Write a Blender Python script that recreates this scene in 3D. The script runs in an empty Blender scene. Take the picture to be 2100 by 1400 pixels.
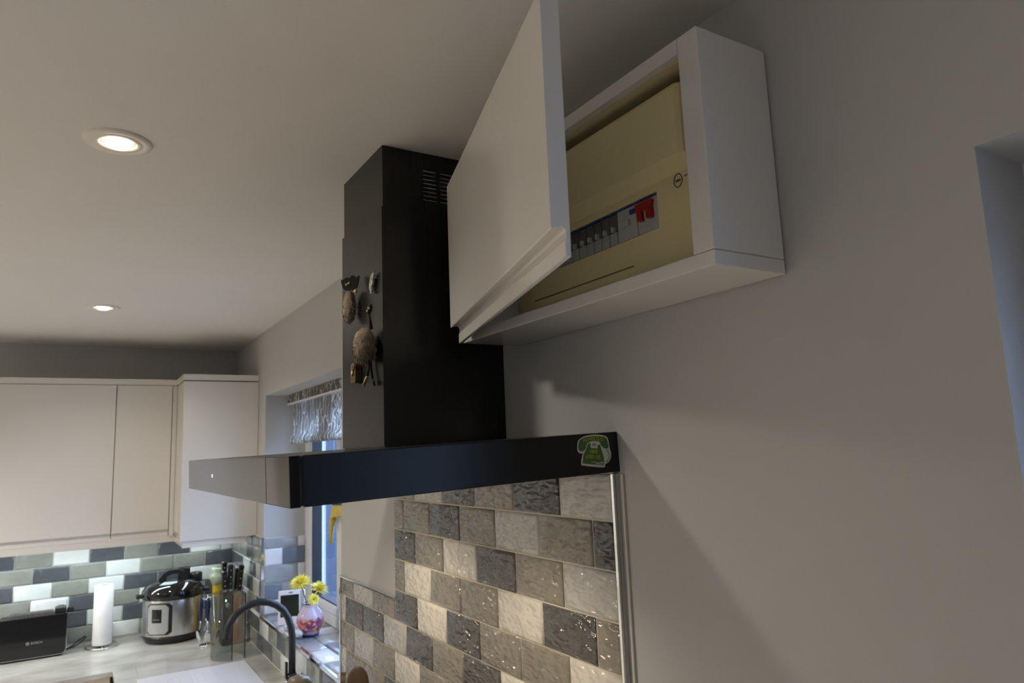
import bpy, bmesh, math, random
from mathutils import Vector, Matrix
random.seed(7)
C = bpy.context.scene.collection
SC = bpy.context.scene

# ------------------------------------------------------------------ camera
CAM = Vector((-0.76, 0.0, 1.79))
yaw, pit, rol = 0.55397205, 0.15002208, -0.03933321
F = Vector((math.sin(yaw)*math.cos(pit), math.cos(yaw)*math.cos(pit), math.sin(pit)))
r0 = Vector((math.cos(yaw), -math.sin(yaw), 0)); u0 = r0.cross(F)
rv = r0*math.cos(rol) + u0*math.sin(rol); uv = -r0*math.sin(rol) + u0*math.cos(rol)
cd = bpy.data.cameras.new('camera'); cam = bpy.data.objects.new('camera', cd); C.objects.link(cam)
cam.matrix_world = Matrix(((rv.x, uv.x, -F.x, CAM.x), (rv.y, uv.y, -F.y, CAM.y), (rv.z, uv.z, -F.z, CAM.z), (0, 0, 0, 1)))
cd.sensor_width = 36; cd.lens = 1447.0255/2100*36; cd.clip_start = 0.02
cd.dof.use_dof = True; cd.dof.focus_distance = 1.25; cd.dof.aperture_fstop = 7.0
SC.camera = cam

# ------------------------------------------------------------------ world, lights, exposure
SC.view_settings.view_transform = 'Standard'; SC.view_settings.look = 'None'
SC.view_settings.exposure = 0.58; SC.view_settings.gamma = 1.0; SC.view_settings.use_curve_mapping = False
SC.cycles.max_bounces = 10; SC.cycles.diffuse_bounces = 6; SC.cycles.glossy_bounces = 5; SC.cycles.transparent_max_bounces = 12
SC.cycles.sample_clamp_indirect = 6.0
w = bpy.data.worlds.new('World'); SC.world = w; w.use_nodes = True
nt = w.node_tree; bg = nt.nodes['Background']
tc = nt.nodes.new('ShaderNodeTexCoord'); sx = nt.nodes.new('ShaderNodeSeparateXYZ'); rp = nt.nodes.new('ShaderNodeValToRGB')
nt.links.new(tc.outputs['Generated'], sx.inputs[0]); nt.links.new(sx.outputs['Z'], rp.inputs[0]); nt.links.new(rp.outputs[0], bg.inputs[0])
rp.color_ramp.elements[0].position = 0.0; rp.color_ramp.elements[0].color = (0.30, 0.42, 0.66, 1)
rp.color_ramp.elements[1].position = 0.8; rp.color_ramp.elements[1].color = (0.52, 0.68, 1.0, 1)
bg.inputs[1].default_value = 6.2

WARM = (1.0, 0.92, 0.81); COOL = (0.86, 0.97, 1.0)
def spot(name, loc, power, size=150, blend=0.6, col=WARM, rad=0.045):
    l = bpy.data.lights.new(name, 'SPOT'); l.energy = power; l.color = col; l.spot_size = math.radians(size); l.spot_blend = blend; l.shadow_soft_size = rad
    o = bpy.data.objects.new(name, l); C.objects.link(o); o.location = loc; return o
def area(name, loc, sx_, sy_, power, col, rot=(0, 0, 0)):
    l = bpy.data.lights.new(name, 'AREA'); l.shape = 'RECTANGLE'; l.size = sx_; l.size_y = sy_; l.energy = power; l.color = col
    o = bpy.data.objects.new(name, l); C.objects.link(o); o.location = loc; o.rotation_euler = rot; return o
spot('downlight_lamp_near', (-0.7177, 1.478, 2.385), 14)
spot('downlight_lamp_far', (-0.694, 3.146, 2.385), 11)
spot('fill_lamp_room', (-2.35, 1.478, 2.385), 52)  # unseen fill lamp, added for warm bounce onto wall and ceiling
spot('fill_lamp_room_far', (-2.35, 3.146, 2.385), 110)  # added out of view to lift the far ceiling by bounce
spot('fill_lamp_room_left', (-3.7, 3.146, 2.385), 70)  # extra lamp outside the frame, added to brighten the far left
spot('hood_lamp_near', (-0.24, 1.12, 1.728), 5.2, 140, 0.7, (1, 0.86, 0.68), 0.075)
spot('hood_lamp_far', (-0.24, 1.62, 1.724), 5.2, 140, 0.7, (1, 0.86, 0.68), 0.075)
area('under_cabinet_lamp', (-0.78, 3.99, 1.418), 0.85, 0.03, 1.9, COOL)
area('under_cabinet_lamp_corner', (-0.17, 3.95, 1.413), 0.03, 0.4, 0.5, COOL)

# ------------------------------------------------------------------ helpers
def s2l(c):
    return tuple(((v/255)/12.92 if v/255 <= 0.04045 else ((v/255+0.055)/1.055)**2.4) for v in c)
MATS = {}
def mat(name, rgb, rough=0.5, metal=0.0, noise=None, bump=None, coat=0.0, spec=0.5, stretch=(1, 1, 1), trans=0.0, emit=None, rgb2=None, ior=1.45):
    """rgb = linear albedo. noise=(scale, amount) mottles the colour; bump=(scale, strength, distance)."""
    if name in MATS: return MATS[name]
    m = bpy.data.materials.new(name); m.use_nodes = True; MATS[name] = m
    nt = m.node_tree; b = nt.nodes['Principled BSDF']
    b.inputs['Base Color'].default_value = (*rgb, 1); b.inputs['Roughness'].default_value = rough; b.inputs['Metallic'].default_value = metal
    b.inputs['Coat Weight'].default_value = coat; b.inputs['Coat Roughness'].default_value = 0.04
    b.inputs['Specular IOR Level'].default_value = spec; b.inputs['Transmission Weight'].default_value = trans; b.inputs['IOR'].default_value = ior
    if emit: b.inputs['Emission Color'].default_value = (*emit[0], 1); b.inputs['Emission Strength'].default_value = emit[1]
    if noise or bump:
        geo = nt.nodes.new('ShaderNodeNewGeometry'); mp = nt.nodes.new('ShaderNodeMapping'); mp.inputs['Scale'].default_value = stretch
        nt.links.new(geo.outputs['Position'], mp.inputs[0])
    if noise:
        n = nt.nodes.new('ShaderNodeTexNoise'); n.inputs['Scale'].default_value = noise[0]; n.inputs['Detail'].default_value = 5
        nt.links.new(mp.outputs[0], n.inputs['Vector'])
        cr = nt.nodes.new('ShaderNodeValToRGB'); nt.links.new(n.outputs[0], cr.inputs[0]); nt.links.new(cr.outputs[0], b.inputs['Base Color'])
        c2 = rgb2 or tuple(min(1, v*(1+noise[1])) for v in rgb); c1 = tuple(v*(1-noise[1]) for v in rgb) if not rgb2 else rgb
        cr.color_ramp.elements[0].position = 0.32; cr.color_ramp.elements[1].position = 0.68
        cr.color_ramp.elements[0].color = (*c1, 1); cr.color_ramp.elements[1].color = (*c2, 1)
    if bump:
        n = nt.nodes.new('ShaderNodeTexNoise'); n.inputs['Scale'].default_value = bump[0]; n.inputs['Detail'].default_value = bump[3] if len(bump) > 3 else 3
        nt.links.new(mp.outputs[0], n.inputs['Vector'])
        bp = nt.nodes.new('ShaderNodeBump'); bp.inputs['Strength'].default_value = bump[1]; bp.inputs['Distance'].default_value = bump[2]
        nt.links.new(n.outputs[0], bp.inputs['Height']); nt.links.new(bp.outputs[0], b.inputs['Normal'])
        if coat: nt.links.new(bp.outputs[0], b.inputs['Coat Normal'])
    return m

class B:
    """collects shapes into one mesh"""
    def __init__(s): s.v = []; s.f = []; s.sm = []
    def add(s, vs, fs, smooth=False):
        o = len(s.v); s.v += [tuple(p) for p in vs]; s.f += [tuple(i+o for i in f) for f in fs]; s.sm += [smooth]*len(fs); return s
    def box(s, x0, x1, y0, y1, z0, z1, c=0.0, M=None):
        x0, x1 = sorted((x0, x1)); y0, y1 = sorted((y0, y1)); z0, z1 = sorted((z0, z1))
        if c <= 0:
            vs = [Vector((x, y, z)) for z in (z0, z1) for y in (y0, y1) for x in (x0, x1)]
            fs = [(0, 2, 3, 1), (4, 5, 7, 6), (0, 1, 5, 4), (2, 6, 7, 3), (0, 4, 6, 2), (1, 3, 7, 5)]
        else:
            bm = bmesh.new(); bmesh.ops.create_cube(bm, size=1)
            for v in bm.verts: v.co = ((x0+x1)/2+v.co.x*(x1-x0), (y0+y1)/2+v.co.y*(y1-y0), (z0+z1)/2+v.co.z*(z1-z0))
            bmesh.ops.bevel(bm, geom=bm.edges[:], offset=min(c, 0.45*min(x1-x0, y1-y0, z1-z0)), segments=2, affect='EDGES', profile=0.5)
            bm.verts.index_update(); vs = [v.co.copy() for v in bm.verts]; fs = [[v.index for v in f.verts] for f in bm.faces]; bm.free()
        if M: vs = [M @ v for v in vs]
        return s.add(vs, fs)
    def lathe(s, prof, center=(0, 0, 0), n=32, M=None, cap=True, sx=1, sy=1):
        vs = []; fs = []
        for r, z in prof:
            for i in range(n):
                a = 2*math.pi*i/n; vs.append(Vector((r*math.cos(a)*sx, r*math.sin(a)*sy, z)))
        for k in range(len(prof)-1):
            for i in range(n):
                j = (i+1) % n; fs.append((k*n+i, k*n+j, (k+1)*n+j, (k+1)*n+i))
        if cap:
            if prof[0][0] > 1e-6: fs.append(tuple(reversed(range(n))))
            if prof[-1][0] > 1e-6: fs.append(tuple(range((len(prof)-1)*n, len(prof)*n)))
        if M: vs = [M @ v for v in vs]
        vs = [v+Vector(center) for v in vs]; return s.add(vs, fs, True)
    def tube(s, pts, r, n=10, closed=False):
        pts = [Vector(p) for p in pts]; m = len(pts); rs = r if isinstance(r, (list, tuple)) else [r]*m
        vs = []; fs = []; up = None
        for k in range(m):
            a = pts[k-1] if (k > 0 or closed) else pts[k]; b = pts[(k+1) % m] if (k < m-1 or closed) else pts[k]
            t = (b-a).normalized()
            if up is None:
                up = Vector((0, 0, 1)) if abs(t.z) < 0.9 else Vector((1, 0, 0))
            up = (up-t*up.dot(t)).normalized(); sd = t.cross(up)
            for i in range(n):
                q = 2*math.pi*i/n; vs.append(pts[k]+(up*math.cos(q)+sd*math.sin(q))*rs[k])
        for k in range(m if closed else m-1):
            k2 = (k+1) % m
            for i in range(n):
                j = (i+1) % n; fs.append((k*n+i, k*n+j, k2*n+j, k2*n+i))
        if not closed: fs += [tuple(reversed(range(n))), tuple(range((m-1)*n, m*n))]
        return s.add(vs, fs, True)
    def prism(s, poly, d, O=(0, 0, 0), U=(1, 0, 0), V=(0, 0, 1), smooth=False):
        """polygon in (U,V), pushed along U x V by d from O"""
        O, U, V = Vector(O), Vector(U), Vector(V); N = U.cross(V).normalized(); n = len(poly)
        vs = [O+U*a+V*b for a, b in poly]+[O+U*a+V*b+N*d for a, b in poly]
        fs = [tuple(reversed(range(n))), tuple(range(n, 2*n))]
        s.add(vs, fs); o = len(s.v)-2*n
        s.f += [(o+i, o+(i+1) % n, o+n+(i+1) % n, o+n+i) for i in range(n)]; s.sm += [smooth]*n
        return s
    def sphere(s, c, r, n=16, M=None, jit=0.0):
        bm = bmesh.new(); bmesh.ops.create_uvsphere(bm, u_segments=n, v_segments=max(6, n*2//3), radius=1)
        r = (r, r, r) if not isinstance(r, (tuple, list)) else r
        bm.verts.index_update(); vs = []
        for v in bm.verts:
            p = Vector((v.co.x*r[0], v.co.y*r[1], v.co.z*r[2]))*(1+random.uniform(-jit, jit))
            if M: p = M @ p
            vs.append(p+Vector(c))
        fs = [[v.index for v in f.verts] for f in bm.faces]; bm.free(); return s.add(vs, fs, True)
    def xf(s, M): s.v = [tuple(M @ Vector(p)) for p in s.v]; return s
    def build(s, name, m, parent=None, recalc=True):
        me = bpy.data.meshes.new(name); off = Vector((0, 0, 0)); p = parent
        while p is not None: off += Vector(p.location); p = p.parent
        me.from_pydata([Vector(p)-off for p in s.v], [], s.f)
        if recalc:
            bm = bmesh.new(); bm.from_mesh(me); bmesh.ops.recalc_face_normals(bm, faces=bm.faces[:]); bm.to_mesh(me); bm.free()
        me.polygons.foreach_set('use_smooth', s.sm)
        me.materials.append(m); o = bpy.data.objects.new(name, me); C.objects.link(o)
        if parent: o.parent = parent
        return o
def tag(o, label, cat, group=None):
    o['label'] = label; o['category'] = cat
    if group: o['group'] = group
    return o
def thing(name, label, cat, loc=(0, 0, 0), group=None):
    o = bpy.data.objects.new(name, None); C.objects.link(o); o.location = loc; o.empty_display_size = 0.05
    return tag(o, label, cat, group)
def struct(o): o['kind'] = 'structure'; return o
def textmesh(s, size):
    cu = bpy.data.curves.new('t', 'FONT'); cu.body = s; cu.size = size; cu.align_x = 'CENTER'; cu.align_y = 'CENTER'; cu.resolution_u = 3
    o = bpy.data.objects.new('t', cu); C.objects.link(o)
    dg = bpy.context.evaluated_depsgraph_get(); me = bpy.data.meshes.new_from_object(o.evaluated_get(dg))
    vs = [v.co.copy() for v in me.vertices]; fs = [tuple(p.vertices) for p in me.polygons]
    bpy.data.objects.remove(o); bpy.data.meshes.remove(me); bpy.data.curves.remove(cu); return vs, fs
def ellipse(a, b, n=24): return [(a*math.cos(2*math.pi*i/n), b*math.sin(2*math.pi*i/n)) for i in range(n)]
def rrect(w, h, r, n=5):
    out = []
    for cx, cy, a0 in ((w/2-r, h/2-r, 0), (-w/2+r, h/2-r, 90), (-w/2+r, -h/2+r, 180), (w/2-r, -h/2+r, 270)):
        for i in range(n+1):
            a = math.radians(a0+90*i/n); out.append((cx+r*math.cos(a), cy+r*math.sin(a)))
    return out

# ------------------------------------------------------------------ materials
M_wall = mat('wall_paint', s2l((186, 185, 182)), 0.75, noise=(3, 0.02), bump=(260, 0.12, 0.0015))
M_ceil = mat('ceiling_paint', s2l((219, 217, 211)), 0.85, noise=(3, 0.015), bump=(200, 0.1, 0.0015))
M_floor = mat('floor_vinyl', s2l((205, 196, 184)), 0.35, noise=(4, 0.12))
M_gloss = mat('white_gloss', s2l((224, 220, 213)), 0.12, spec=0.4, coat=0.12, noise=(2, 0.01))
M_carc = mat('white_melamine', s2l((216, 208, 192)), 0.4, noise=(5, 0.015))
M_cream = mat('cream_interior', s2l((222, 210, 172)), 0.55, noise=(6, 0.03))
M_upvc = mat('white_upvc', s2l((226, 226, 226)), 0.28, noise=(5, 0.01))
M_blk = mat('black_satin', (0.012, 0.012, 0.013), 0.32, noise=(8, 0.15))
M_can = mat('canopy_black', (0.012, 0.012, 0.0125), 0.3, spec=0.28, noise=(8, 0.1))
M_blkgl = mat('black_gloss', (0.008, 0.008, 0.009), 0.08, coat=0.3, noise=(8, 0.1))
M_hood = mat('black_steel', (0.013, 0.0125, 0.012), 0.27, metal=0.0, noise=(90, 0.03), stretch=(1, 1, 0.04))
M_hoodgl = mat('black_hood_glass', (0.010, 0.010, 0.010), 0.05, spec=0.33, noise=(6, 0.05))
M_chrome = mat('chrome', (0.75, 0.76, 0.78), 0.1, metal=1.0, noise=(30, 0.04))
M_steel = mat('brushed_steel', (0.55, 0.54, 0.52), 0.28, metal=1.0, noise=(160, 0.12), stretch=(1, 1, 0.03))
M_grout = mat('grout_cream', s2l((206, 198, 182)), 0.8, noise=(60, 0.05))
M_groutg = mat('grout_light', s2l((208, 210, 206)), 0.8, noise=(60, 0.05))

def tilemats(pref, cols, rough, bump, coat):
    out = {}
    for k, (n, c, a) in cols.items():
        m = mat(f'{pref}_{n}', s2l(c), rough, noise=(26, a), coat=coat, stretch=(1, 1, 1.5), spec=0.25); out[k] = m
        nt = m.node_tree; b = nt.nodes['Principled BSDF']; b.inputs['Coat Roughness'].default_value = 0.03
        geo = nt.nodes.new('ShaderNodeNewGeometry'); mp = nt.nodes.new('ShaderNodeMapping'); mp.inputs['Scale'].default_value = (1, 0.55, 1.25) ; nt.links.new(geo.outputs['Position'], mp.inputs[0])
        for (sc, st, di, de), sock in ((bump, 'Coat Normal'), ((bump[0]*0.5, bump[1]*0.3, bump[2]*0.15, 0), 'Normal')):
            nz = nt.nodes.new('ShaderNodeTexNoise'); nz.inputs['Scale'].default_value = sc; nz.inputs['Detail'].default_value = de; nt.links.new(mp.outputs[0], nz.inputs['Vector'])
            bp = nt.nodes.new('ShaderNodeBump'); bp.inputs['Strength'].default_value = st; bp.inputs['Distance'].default_value = di; nt.links.new(nz.outputs[0], bp.inputs['Height']); nt.links.new(bp.outputs[0], b.inputs[sock])
    return out
TH = tilemats('glazed_tile', {'d': ('charcoal', (76, 73, 70), .18), 'g': ('taupe', (134, 126, 112), .09), 'w': ('cream', (214, 207, 193), .04),
                              'l': ('pale_grey', (186, 183, 176), .06), 'k': ('black', (58, 58, 60), .2)}, 0.3, (58, 1.0, 0.021, 1.0), 1.0)
TF = tilemats('satin_tile', {'d': ('slate', (84, 88, 94), .10), 'g': ('grey_green', (140, 143, 136), .07), 'w': ('white', (216, 221, 220), .03),
                             'l': ('light_grey', (186, 188, 186), .04), 'k': ('dark', (72, 76, 82), .1)}, 0.3, (26, 0.25, 0.004, 1), 0.6)
TS = tilemats('sill_tile', {'d': ('slate_blue', (116, 126, 140), .08), 'g': ('grey', (160, 164, 168), .06), 'w': ('white', (226, 228, 230), .02),
                            'l': ('light', (190, 192, 196), .04)}, 0.3, (26, 0.25, 0.004, 1), 0.6)

TILE = {}
def tile(wall, c, wd, h, axis, m):
    """one tile; c = centre of its back on the wall; axis 'x-' faces -x, 'y-' faces -y, 'z+' faces up"""
    key = (round(wd, 3), round(h, 3), axis); t = 0.009; ch = 0.0022
    if key not in TILE:
        a, b = key[0]/2, key[1]/2
        ring = lambda q, d: [(-a+q, -b+q, d), (a-q, -b+q, d), (a-q, b-q, d), (-a+q, b-q, d)]
        vs = ring(0, 0)+ring(0, t-ch*1.7)+ring(0.0022, t-ch*0.55)+ring(0.0075, t)
        fs = [(12, 13, 14, 15)]+[(k*4+i, k*4+(i+1) % 4, k*4+4+(i+1) % 4, k*4+4+i) for k in (0, 1, 2) for i in range(4)]
        if axis == 'x-': q = [(-d, -p, z) for p, z, d in vs]
        elif axis == 'y-': q = [(p, -d, z) for p, z, d in vs]
        else: q = [(p, z, d) for p, z, d in vs]
        me = bpy.data.meshes.new('tile'); me.from_pydata(q, [], fs); me.materials.append(m); TILE[key] = me; me.polygons.foreach_set('use_smooth', [i == 0 or i > 4 for i in range(len(fs))])
    o = bpy.data.objects.new('tile', TILE[key]); C.objects.link(o); o.parent = wall
    o.location = Vector(c)-Vector(wall.location)
    o.material_slots[0].link = 'OBJECT'; o.material_slots[0].material = m
    return o
G = 0.0032  # grout joint

# ------------------------------------------------------------------ room shell
def wallgrid(name, us, vs, solid, mapf, m):
    """solid cells of a grid extruded 0..1 in depth (mapf(u, v, d) -> point), no inner faces"""
    b = B(); nu, nv = len(us)-1, len(vs)-1
    S = lambda i, j: 0 <= i < nu and 0 <= j < nv and solid((us[i]+us[i+1])/2, (vs[j]+vs[j+1])/2)
    for i in range(nu):
        for j in range(nv):
            if not S(i, j): continue
            q = [(us[i], vs[j]), (us[i+1], vs[j]), (us[i+1], vs[j+1]), (us[i], vs[j+1])]
            for d in (0, 1): b.add([mapf(*p, d) for p in q], [(0, 1, 2, 3)])
            for (di, dj), (k, l) in (((0, -1), (0, 1)), ((1, 0), (1, 2)), ((0, 1), (2, 3)), ((-1, 0), (3, 0))):
                if not S(i+di, j+dj): b.add([mapf(*q[k], 0), mapf(*q[l], 0), mapf(*q[l], 1), mapf(*q[k], 1)], [(0, 1, 2, 3)])
    o = b.build(name, m, recalc=False)
    bm = bmesh.new(); bm.from_mesh(o.data); bmesh.ops.remove_doubles(bm, verts=bm.verts[:], dist=1e-5); bmesh.ops.recalc_face_normals(bm, faces=bm.faces[:]); bm.to_mesh(o.data); bm.free()
    return struct(o)
XL, YB, YF, ZC = -4.3, -3.2, 4.22, 2.40
W1 = (2.34, 3.48, 1.072, 2.084); W2 = (-0.95, 0.327, 1.05, 2.073)
inw = lambda w_, u, v: w_[0] < u < w_[1] and w_[2] < v < w_[3]
wall_right = wallgrid('wall_right', [YB, W2[0], W2[1], W1[0], W1[1], YF], [0, W2[2], W1[2], W2[3], W1[3], ZC],
                      lambda u, v: not (inw(W1, u, v) or inw(W2, u, v)), lambda u, v, d: (0.29*d, u, v), M_wall)
wall_far = wallgrid('wall_far', [XL-0.2, 0.29], [0, ZC], lambda u, v: True, lambda u, v, d: (u, YF+0.2*d, v), M_wall)
wall_left = wallgrid('wall_left', [YB, YF], [0, ZC], lambda u, v: True, lambda u, v, d: (XL-0.2*d, u, v), M_wall)
D1 = (-2.3, -1.7, 1.05, 2.05)  # window added behind the camera, sized for its daylight on camera-facing sides
wall_back = wallgrid('wall_back', [XL-0.2, D1[0], D1[1], 0.29], [0, D1[2], D1[3], ZC], lambda u, v: not inw(D1, u, v), lambda u, v, d: (u, YB-0.2*d, v), M_wall)
struct(B().box(XL-0.2, 0.29, YB-0.2, YF+0.2, -0.1, 0).build('floor', M_floor))
struct(B().box(XL-0.2, 0.29, YB-0.2, YF+0.2, ZC, ZC+0.1).build('ceiling', M_ceil))

# glass: a thin pane, partly mirror-like at glancing angles
def glassmat(name, tint, base=0.04):
    m = bpy.data.materials.new(name); m.use_nodes = True; nt = m.node_tree; nt.nodes.clear()
    out = nt.nodes.new('ShaderNodeOutputMaterial'); mx = nt.nodes.new('ShaderNodeMixShader'); tr = nt.nodes.new('ShaderNodeBsdfTransparent'); gl = nt.nodes.new('ShaderNodeBsdfGlossy')
    fr = nt.nodes.new('ShaderNodeFresnel'); geo = nt.nodes.new('ShaderNodeNewGeometry'); ir = nt.nodes.new('ShaderNodeMapRange'); ir.inputs['To Min'].default_value = 1.5; ir.inputs['To Max'].default_value = 1/1.5
    nt.links.new(geo.outputs['Backfacing'], ir.inputs['Value']); nt.links.new(ir.outputs[0], fr.inputs[0]); tr.inputs[0].default_value = (*tint, 1); gl.inputs['Roughness'].default_value = 0.02
    nt.links.new(fr.outputs[0], mx.inputs[0]); nt.links.new(tr.outputs[0], mx.inputs[1]); nt.links.new(gl.outputs[0], mx.inputs[2]); nt.links.new(mx.outputs[0], out.inputs[0])
    return m
M_glass = glassmat('window_glass', (0.93, 0.96, 0.98))
def window(name, w_, x, cols):
    y0, y1, z0, z1 = w_; o = struct(B().box(x, x+0.07, y0, y1, z0, z0+0.048).box(x, x+0.07, y0, y1, z1-0.05, z1).box(x, x+0.07, y0, y0+0.07, z0+0.048, z1-0.05).box(x, x+0.07, y1-0.07, y1, z0+0.048, z1-0.05).build(name, M_upvc))
    ys = [y0+0.07+(y1-y0-0.14)*i/cols for i in range(cols+1)]
    for i in range(cols):
        a, b = ys[i]+0.004, ys[i+1]-0.004; zb, zt = z0+0.052, z1-0.054; xs = x-0.008
        s_ = B()
        for q in ((a, a+0.06, zb, zt), (b-0.06, b, zb, zt), (a+0.06, b-0.06, zb, zb+0.04), (a+0.06, b-0.06, zt-0.05, zt)): s_.box(xs, x+0.05, *q, c=0.004)
        s_.build('sash', M_upvc, o)
        k = B(); g = 0.006
        for q in ((a+0.06, a+0.06+g, zb+0.04, zt-0.05), (b-0.06-g, b-0.06, zb+0.04, zt-0.05), (a+0.06+g, b-0.06-g, zb+0.04, zb+0.04+g), (a+0.06+g, b-0.06-g, zt-0.05-g, zt-0.05)): k.box(xs+0.004, x+0.04, *q)
        gk = k.build('gasket', M_blk, o); gk['label'] = 'black rubber gasket'
        B().box(x+0.02, x+0.026, a+0.06, b-0.06, zb+0.04, zt-0.05).build('pane', M_glass, o)
    return o
window('window_1', (W1[0], W1[1], 1.083, W1[3]), 0.19, 2)
window('window_2', W2, 0.10, 2)
d1 = struct(B().box(D1[0], D1[1], YB-0.12, YB-0.05, D1[3]-0.06, D1[3]).box(D1[0], D1[1], YB-0.12, YB-0.05, D1[2], D1[2]+0.06).box(D1[0], D1[0]+0.07, YB-0.12, YB-0.05, D1[2]+0.06, D1[3]-0.06).box(D1[1]-0.07, D1[1], YB-0.12, YB-0.05, D1[2]+0.06, D1[3]-0.06).build('unseen_window', M_upvc))
B().box(D1[0]+0.07, D1[1]-0.07, YB-0.09, YB-0.084, D1[2]+0.06, D1[3]-0.06).build('pane', M_glass, d1)

# ------------------------------------------------------------------ tiles on the right wall, behind the hood
tt = 0.001
B().box(-0.0060, 0.0, 0.921, 1.866, 0.925, 1.80).build('grout', M_grout, wall_right)
B().box(-0.0060, 0.0, 1.866, 2.322, 0.925, 1.402).build('grout', M_grout, wall_right)
rows = [  # z bottom, z top, joints from far to near, colours
 (1.6665, 1.742, [1.8665, 1.727, 1.5629, 1.3999, 1.2348, 1.0733, 0.921], 'gldgkl'),
 (1.587, 1.6635, [1.8665, 1.8005, 1.6374, 1.4753, 1.3126, 1.1478, 0.9814, 0.921], 'ggdglgk'),
 (1.507, 1.584, [1.8665, 1.7271, 1.5633, 1.3992, 1.236, 1.0735, 0.921], 'dgwdgl'),
 (1.4275, 1.504, [1.8665, 1.7994, 1.6372, 1.4765, 1.3114, 1.1474, 0.985, 0.921], 'gwggwdg'),
 (1.348, 1.4245, [1.8665, 1.7191, 1.5536, 1.3923, 1.2269, 1.0664, 0.921], 'dwdggw'),
 (1.348, 1.398, [2.322, 2.2059, 2.0378, 1.8695], 'glg'),
 (1.2685, 1.345, [2.322, 2.282, 2.12, 1.9534, 1.7938, 1.6333, 1.4734, 1.31, 1.15, 0.985, 0.921], 'lddldgdwgw'),
 (1.189, 1.2655, [2.322, 2.2001, 2.035, 1.8753, 1.7148, 1.5569, 1.394, 1.231, 1.068, 0.921], 'glgwgdgwd'),
 (1.109, 1.186, [2.322, 2.277, 2.114, 1.951, 1.788, 1.625, 1.462, 1.30, 1.137, 0.974, 0.921], 'lggdwgdwgd'),
 (1.0295, 1.106, [2.322, 2.196, 2.033, 1.87, 1.707, 1.544, 1.381, 1.218, 1.055, 0.921], 'gwdgwdgwg'),
 (0.95, 1.0265, [2.322, 2.277, 2.114, 1.951, 1.788, 1.625, 1.462, 1.30, 1.137, 0.974, 0.921], 'wgdwgdwgdw')]
for z0, z1, js, cs in rows:
    for a, b, c in zip(js, js[1:], cs): tile(wall_right, (-tt, (a+b)/2, (z0+z1)/2), a-b-G, z1-z0, 'x-', TH[c])
# slim chrome edge trims
tr1 = struct(B().box(-0.0125, 0, 0.913, 0.920, 0.925, 1.743, c=0.001).build('trim_1', M_chrome))
tr2 = struct(B().box(-0.0125, 0, 2.323, 2.333, 0.925, 1.405, c=0.001).box(-0.0125, 0, 1.868, 2.323, 1.3995, 1.405, c=0.001).build('trim_2', M_chrome))
tr3 = struct(B().box(-0.012, 0.0, 2.333, 3.488, 1.069, 1.082, c=0.001).build('trim_3', M_chrome))
tr4 = struct(B().box(-0.012, 0.003, 3.476, 3.488, 1.083, 1.425, c=0.001).build('trim_4', M_chrome))
M_seal = mat('white_sealant', s2l((200, 192, 180)), 0.4, noise=(20, 0.03))
struct(B().box(-0.004, 0, 0.899, 0.9045, 0.925, 1.742, c=0.001).build('trim_5', M_seal))

# right wall beyond the window, and under its sill
B().box(-0.0060, 0.0, 3.488, 4.22, 0.925, 1.43).build('grout', M_groutg, wall_right)
B().box(-0.0060, 0.0, 2.334, 3.488, 0.925, 1.068).build('grout', M_groutg, wall_right)
def run(wall, z0, z1, js, cs, axis, tm, fixed):
    for a, b, c in zip(js, js[1:], cs):
        cc = {'x-': (fixed, (a+b)/2, (z0+z1)/2), 'y-': ((a+b)/2, fixed, (z0+z1)/2)}[axis]
        tile(wall, cc, abs(a-b)-G, z1-z0, axis, tm[c])
RW = [(1.303, 1.373, [4.211, 4.05, 3.978, 3.814, 3.674, 3.532, 3.489], 'gggdgg'), (1.375, 1.425, [4.211, 4.12, 3.97, 3.83, 3.68, 3.53, 3.489], 'gdlggg'),
      (1.231, 1.300, [4.211, 4.04, 3.9, 3.73, 3.598, 3.489], 'ddwdl'), (1.158, 1.228, [4.211, 4.10, 3.95, 3.794, 3.661, 3.52, 3.489], 'dwgdlk'),
      (1.085, 1.155, [4.211, 4.03, 3.88, 3.72, 3.58, 3.489], 'gdlgd')]
for z0, z1, js, cs in RW: run(wall_right, z0, z1, js, cs, 'x-', TF, -tt)
run(wall_right, 1.0, 1.066, [4.211, 4.08, 3.93, 3.77, 3.654, 3.503, 3.333, 3.178, 3.035, 2.878, 2.721, 2.56, 2.40, 2.336], 'gwgddwgdgwgdgl', 'x-', TF, -tt)
run(wall_right, 0.929, 0.997, [4.211, 4.15, 4.0, 3.855, 3.708, 3.557, 3.423, 3.255, 3.11, 2.95, 2.80, 2.64, 2.49, 2.336], 'dgwggddgwlkdg', 'x-', TF, -tt)
# window reveal (faces -y at y=3.48) and the sill
B().box(0.003, 0.19, 3.4765, 3.48, 1.083, 1.422).build('grout', M_groutg, wall_right)
RV = [(1.376, 1.419, [0.004, 0.155, 0.189], 'gw'), (1.299, 1.373, [0.004, 0.085, 0.189], 'wd'), (1.2195, 1.296, [0.004, 0.155, 0.189], 'gw'),
      (1.145, 1.2165, [0.004, 0.081, 0.189], 'dg'), (1.0835, 1.142, [0.004, 0.155, 0.189], 'wl')]
for z0, z1, js, cs in RV: run(wall_right, z0, z1, js, cs, 'y-', TS, 3.4795)
B().box(0.0, 0.19, 2.34, 3.4765, 1.0715, 1.0745).build('grout', M_groutg, wall_right)
SJ1 = [2.342, 2.405, 2.555, 2.73, 2.868, 3.02, 3.17, 3.32, 3.466]; SJ2 = [2.342, 2.48, 2.641, 2.80, 2.964, 3.063, 3.21, 3.36, 3.466]
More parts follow.
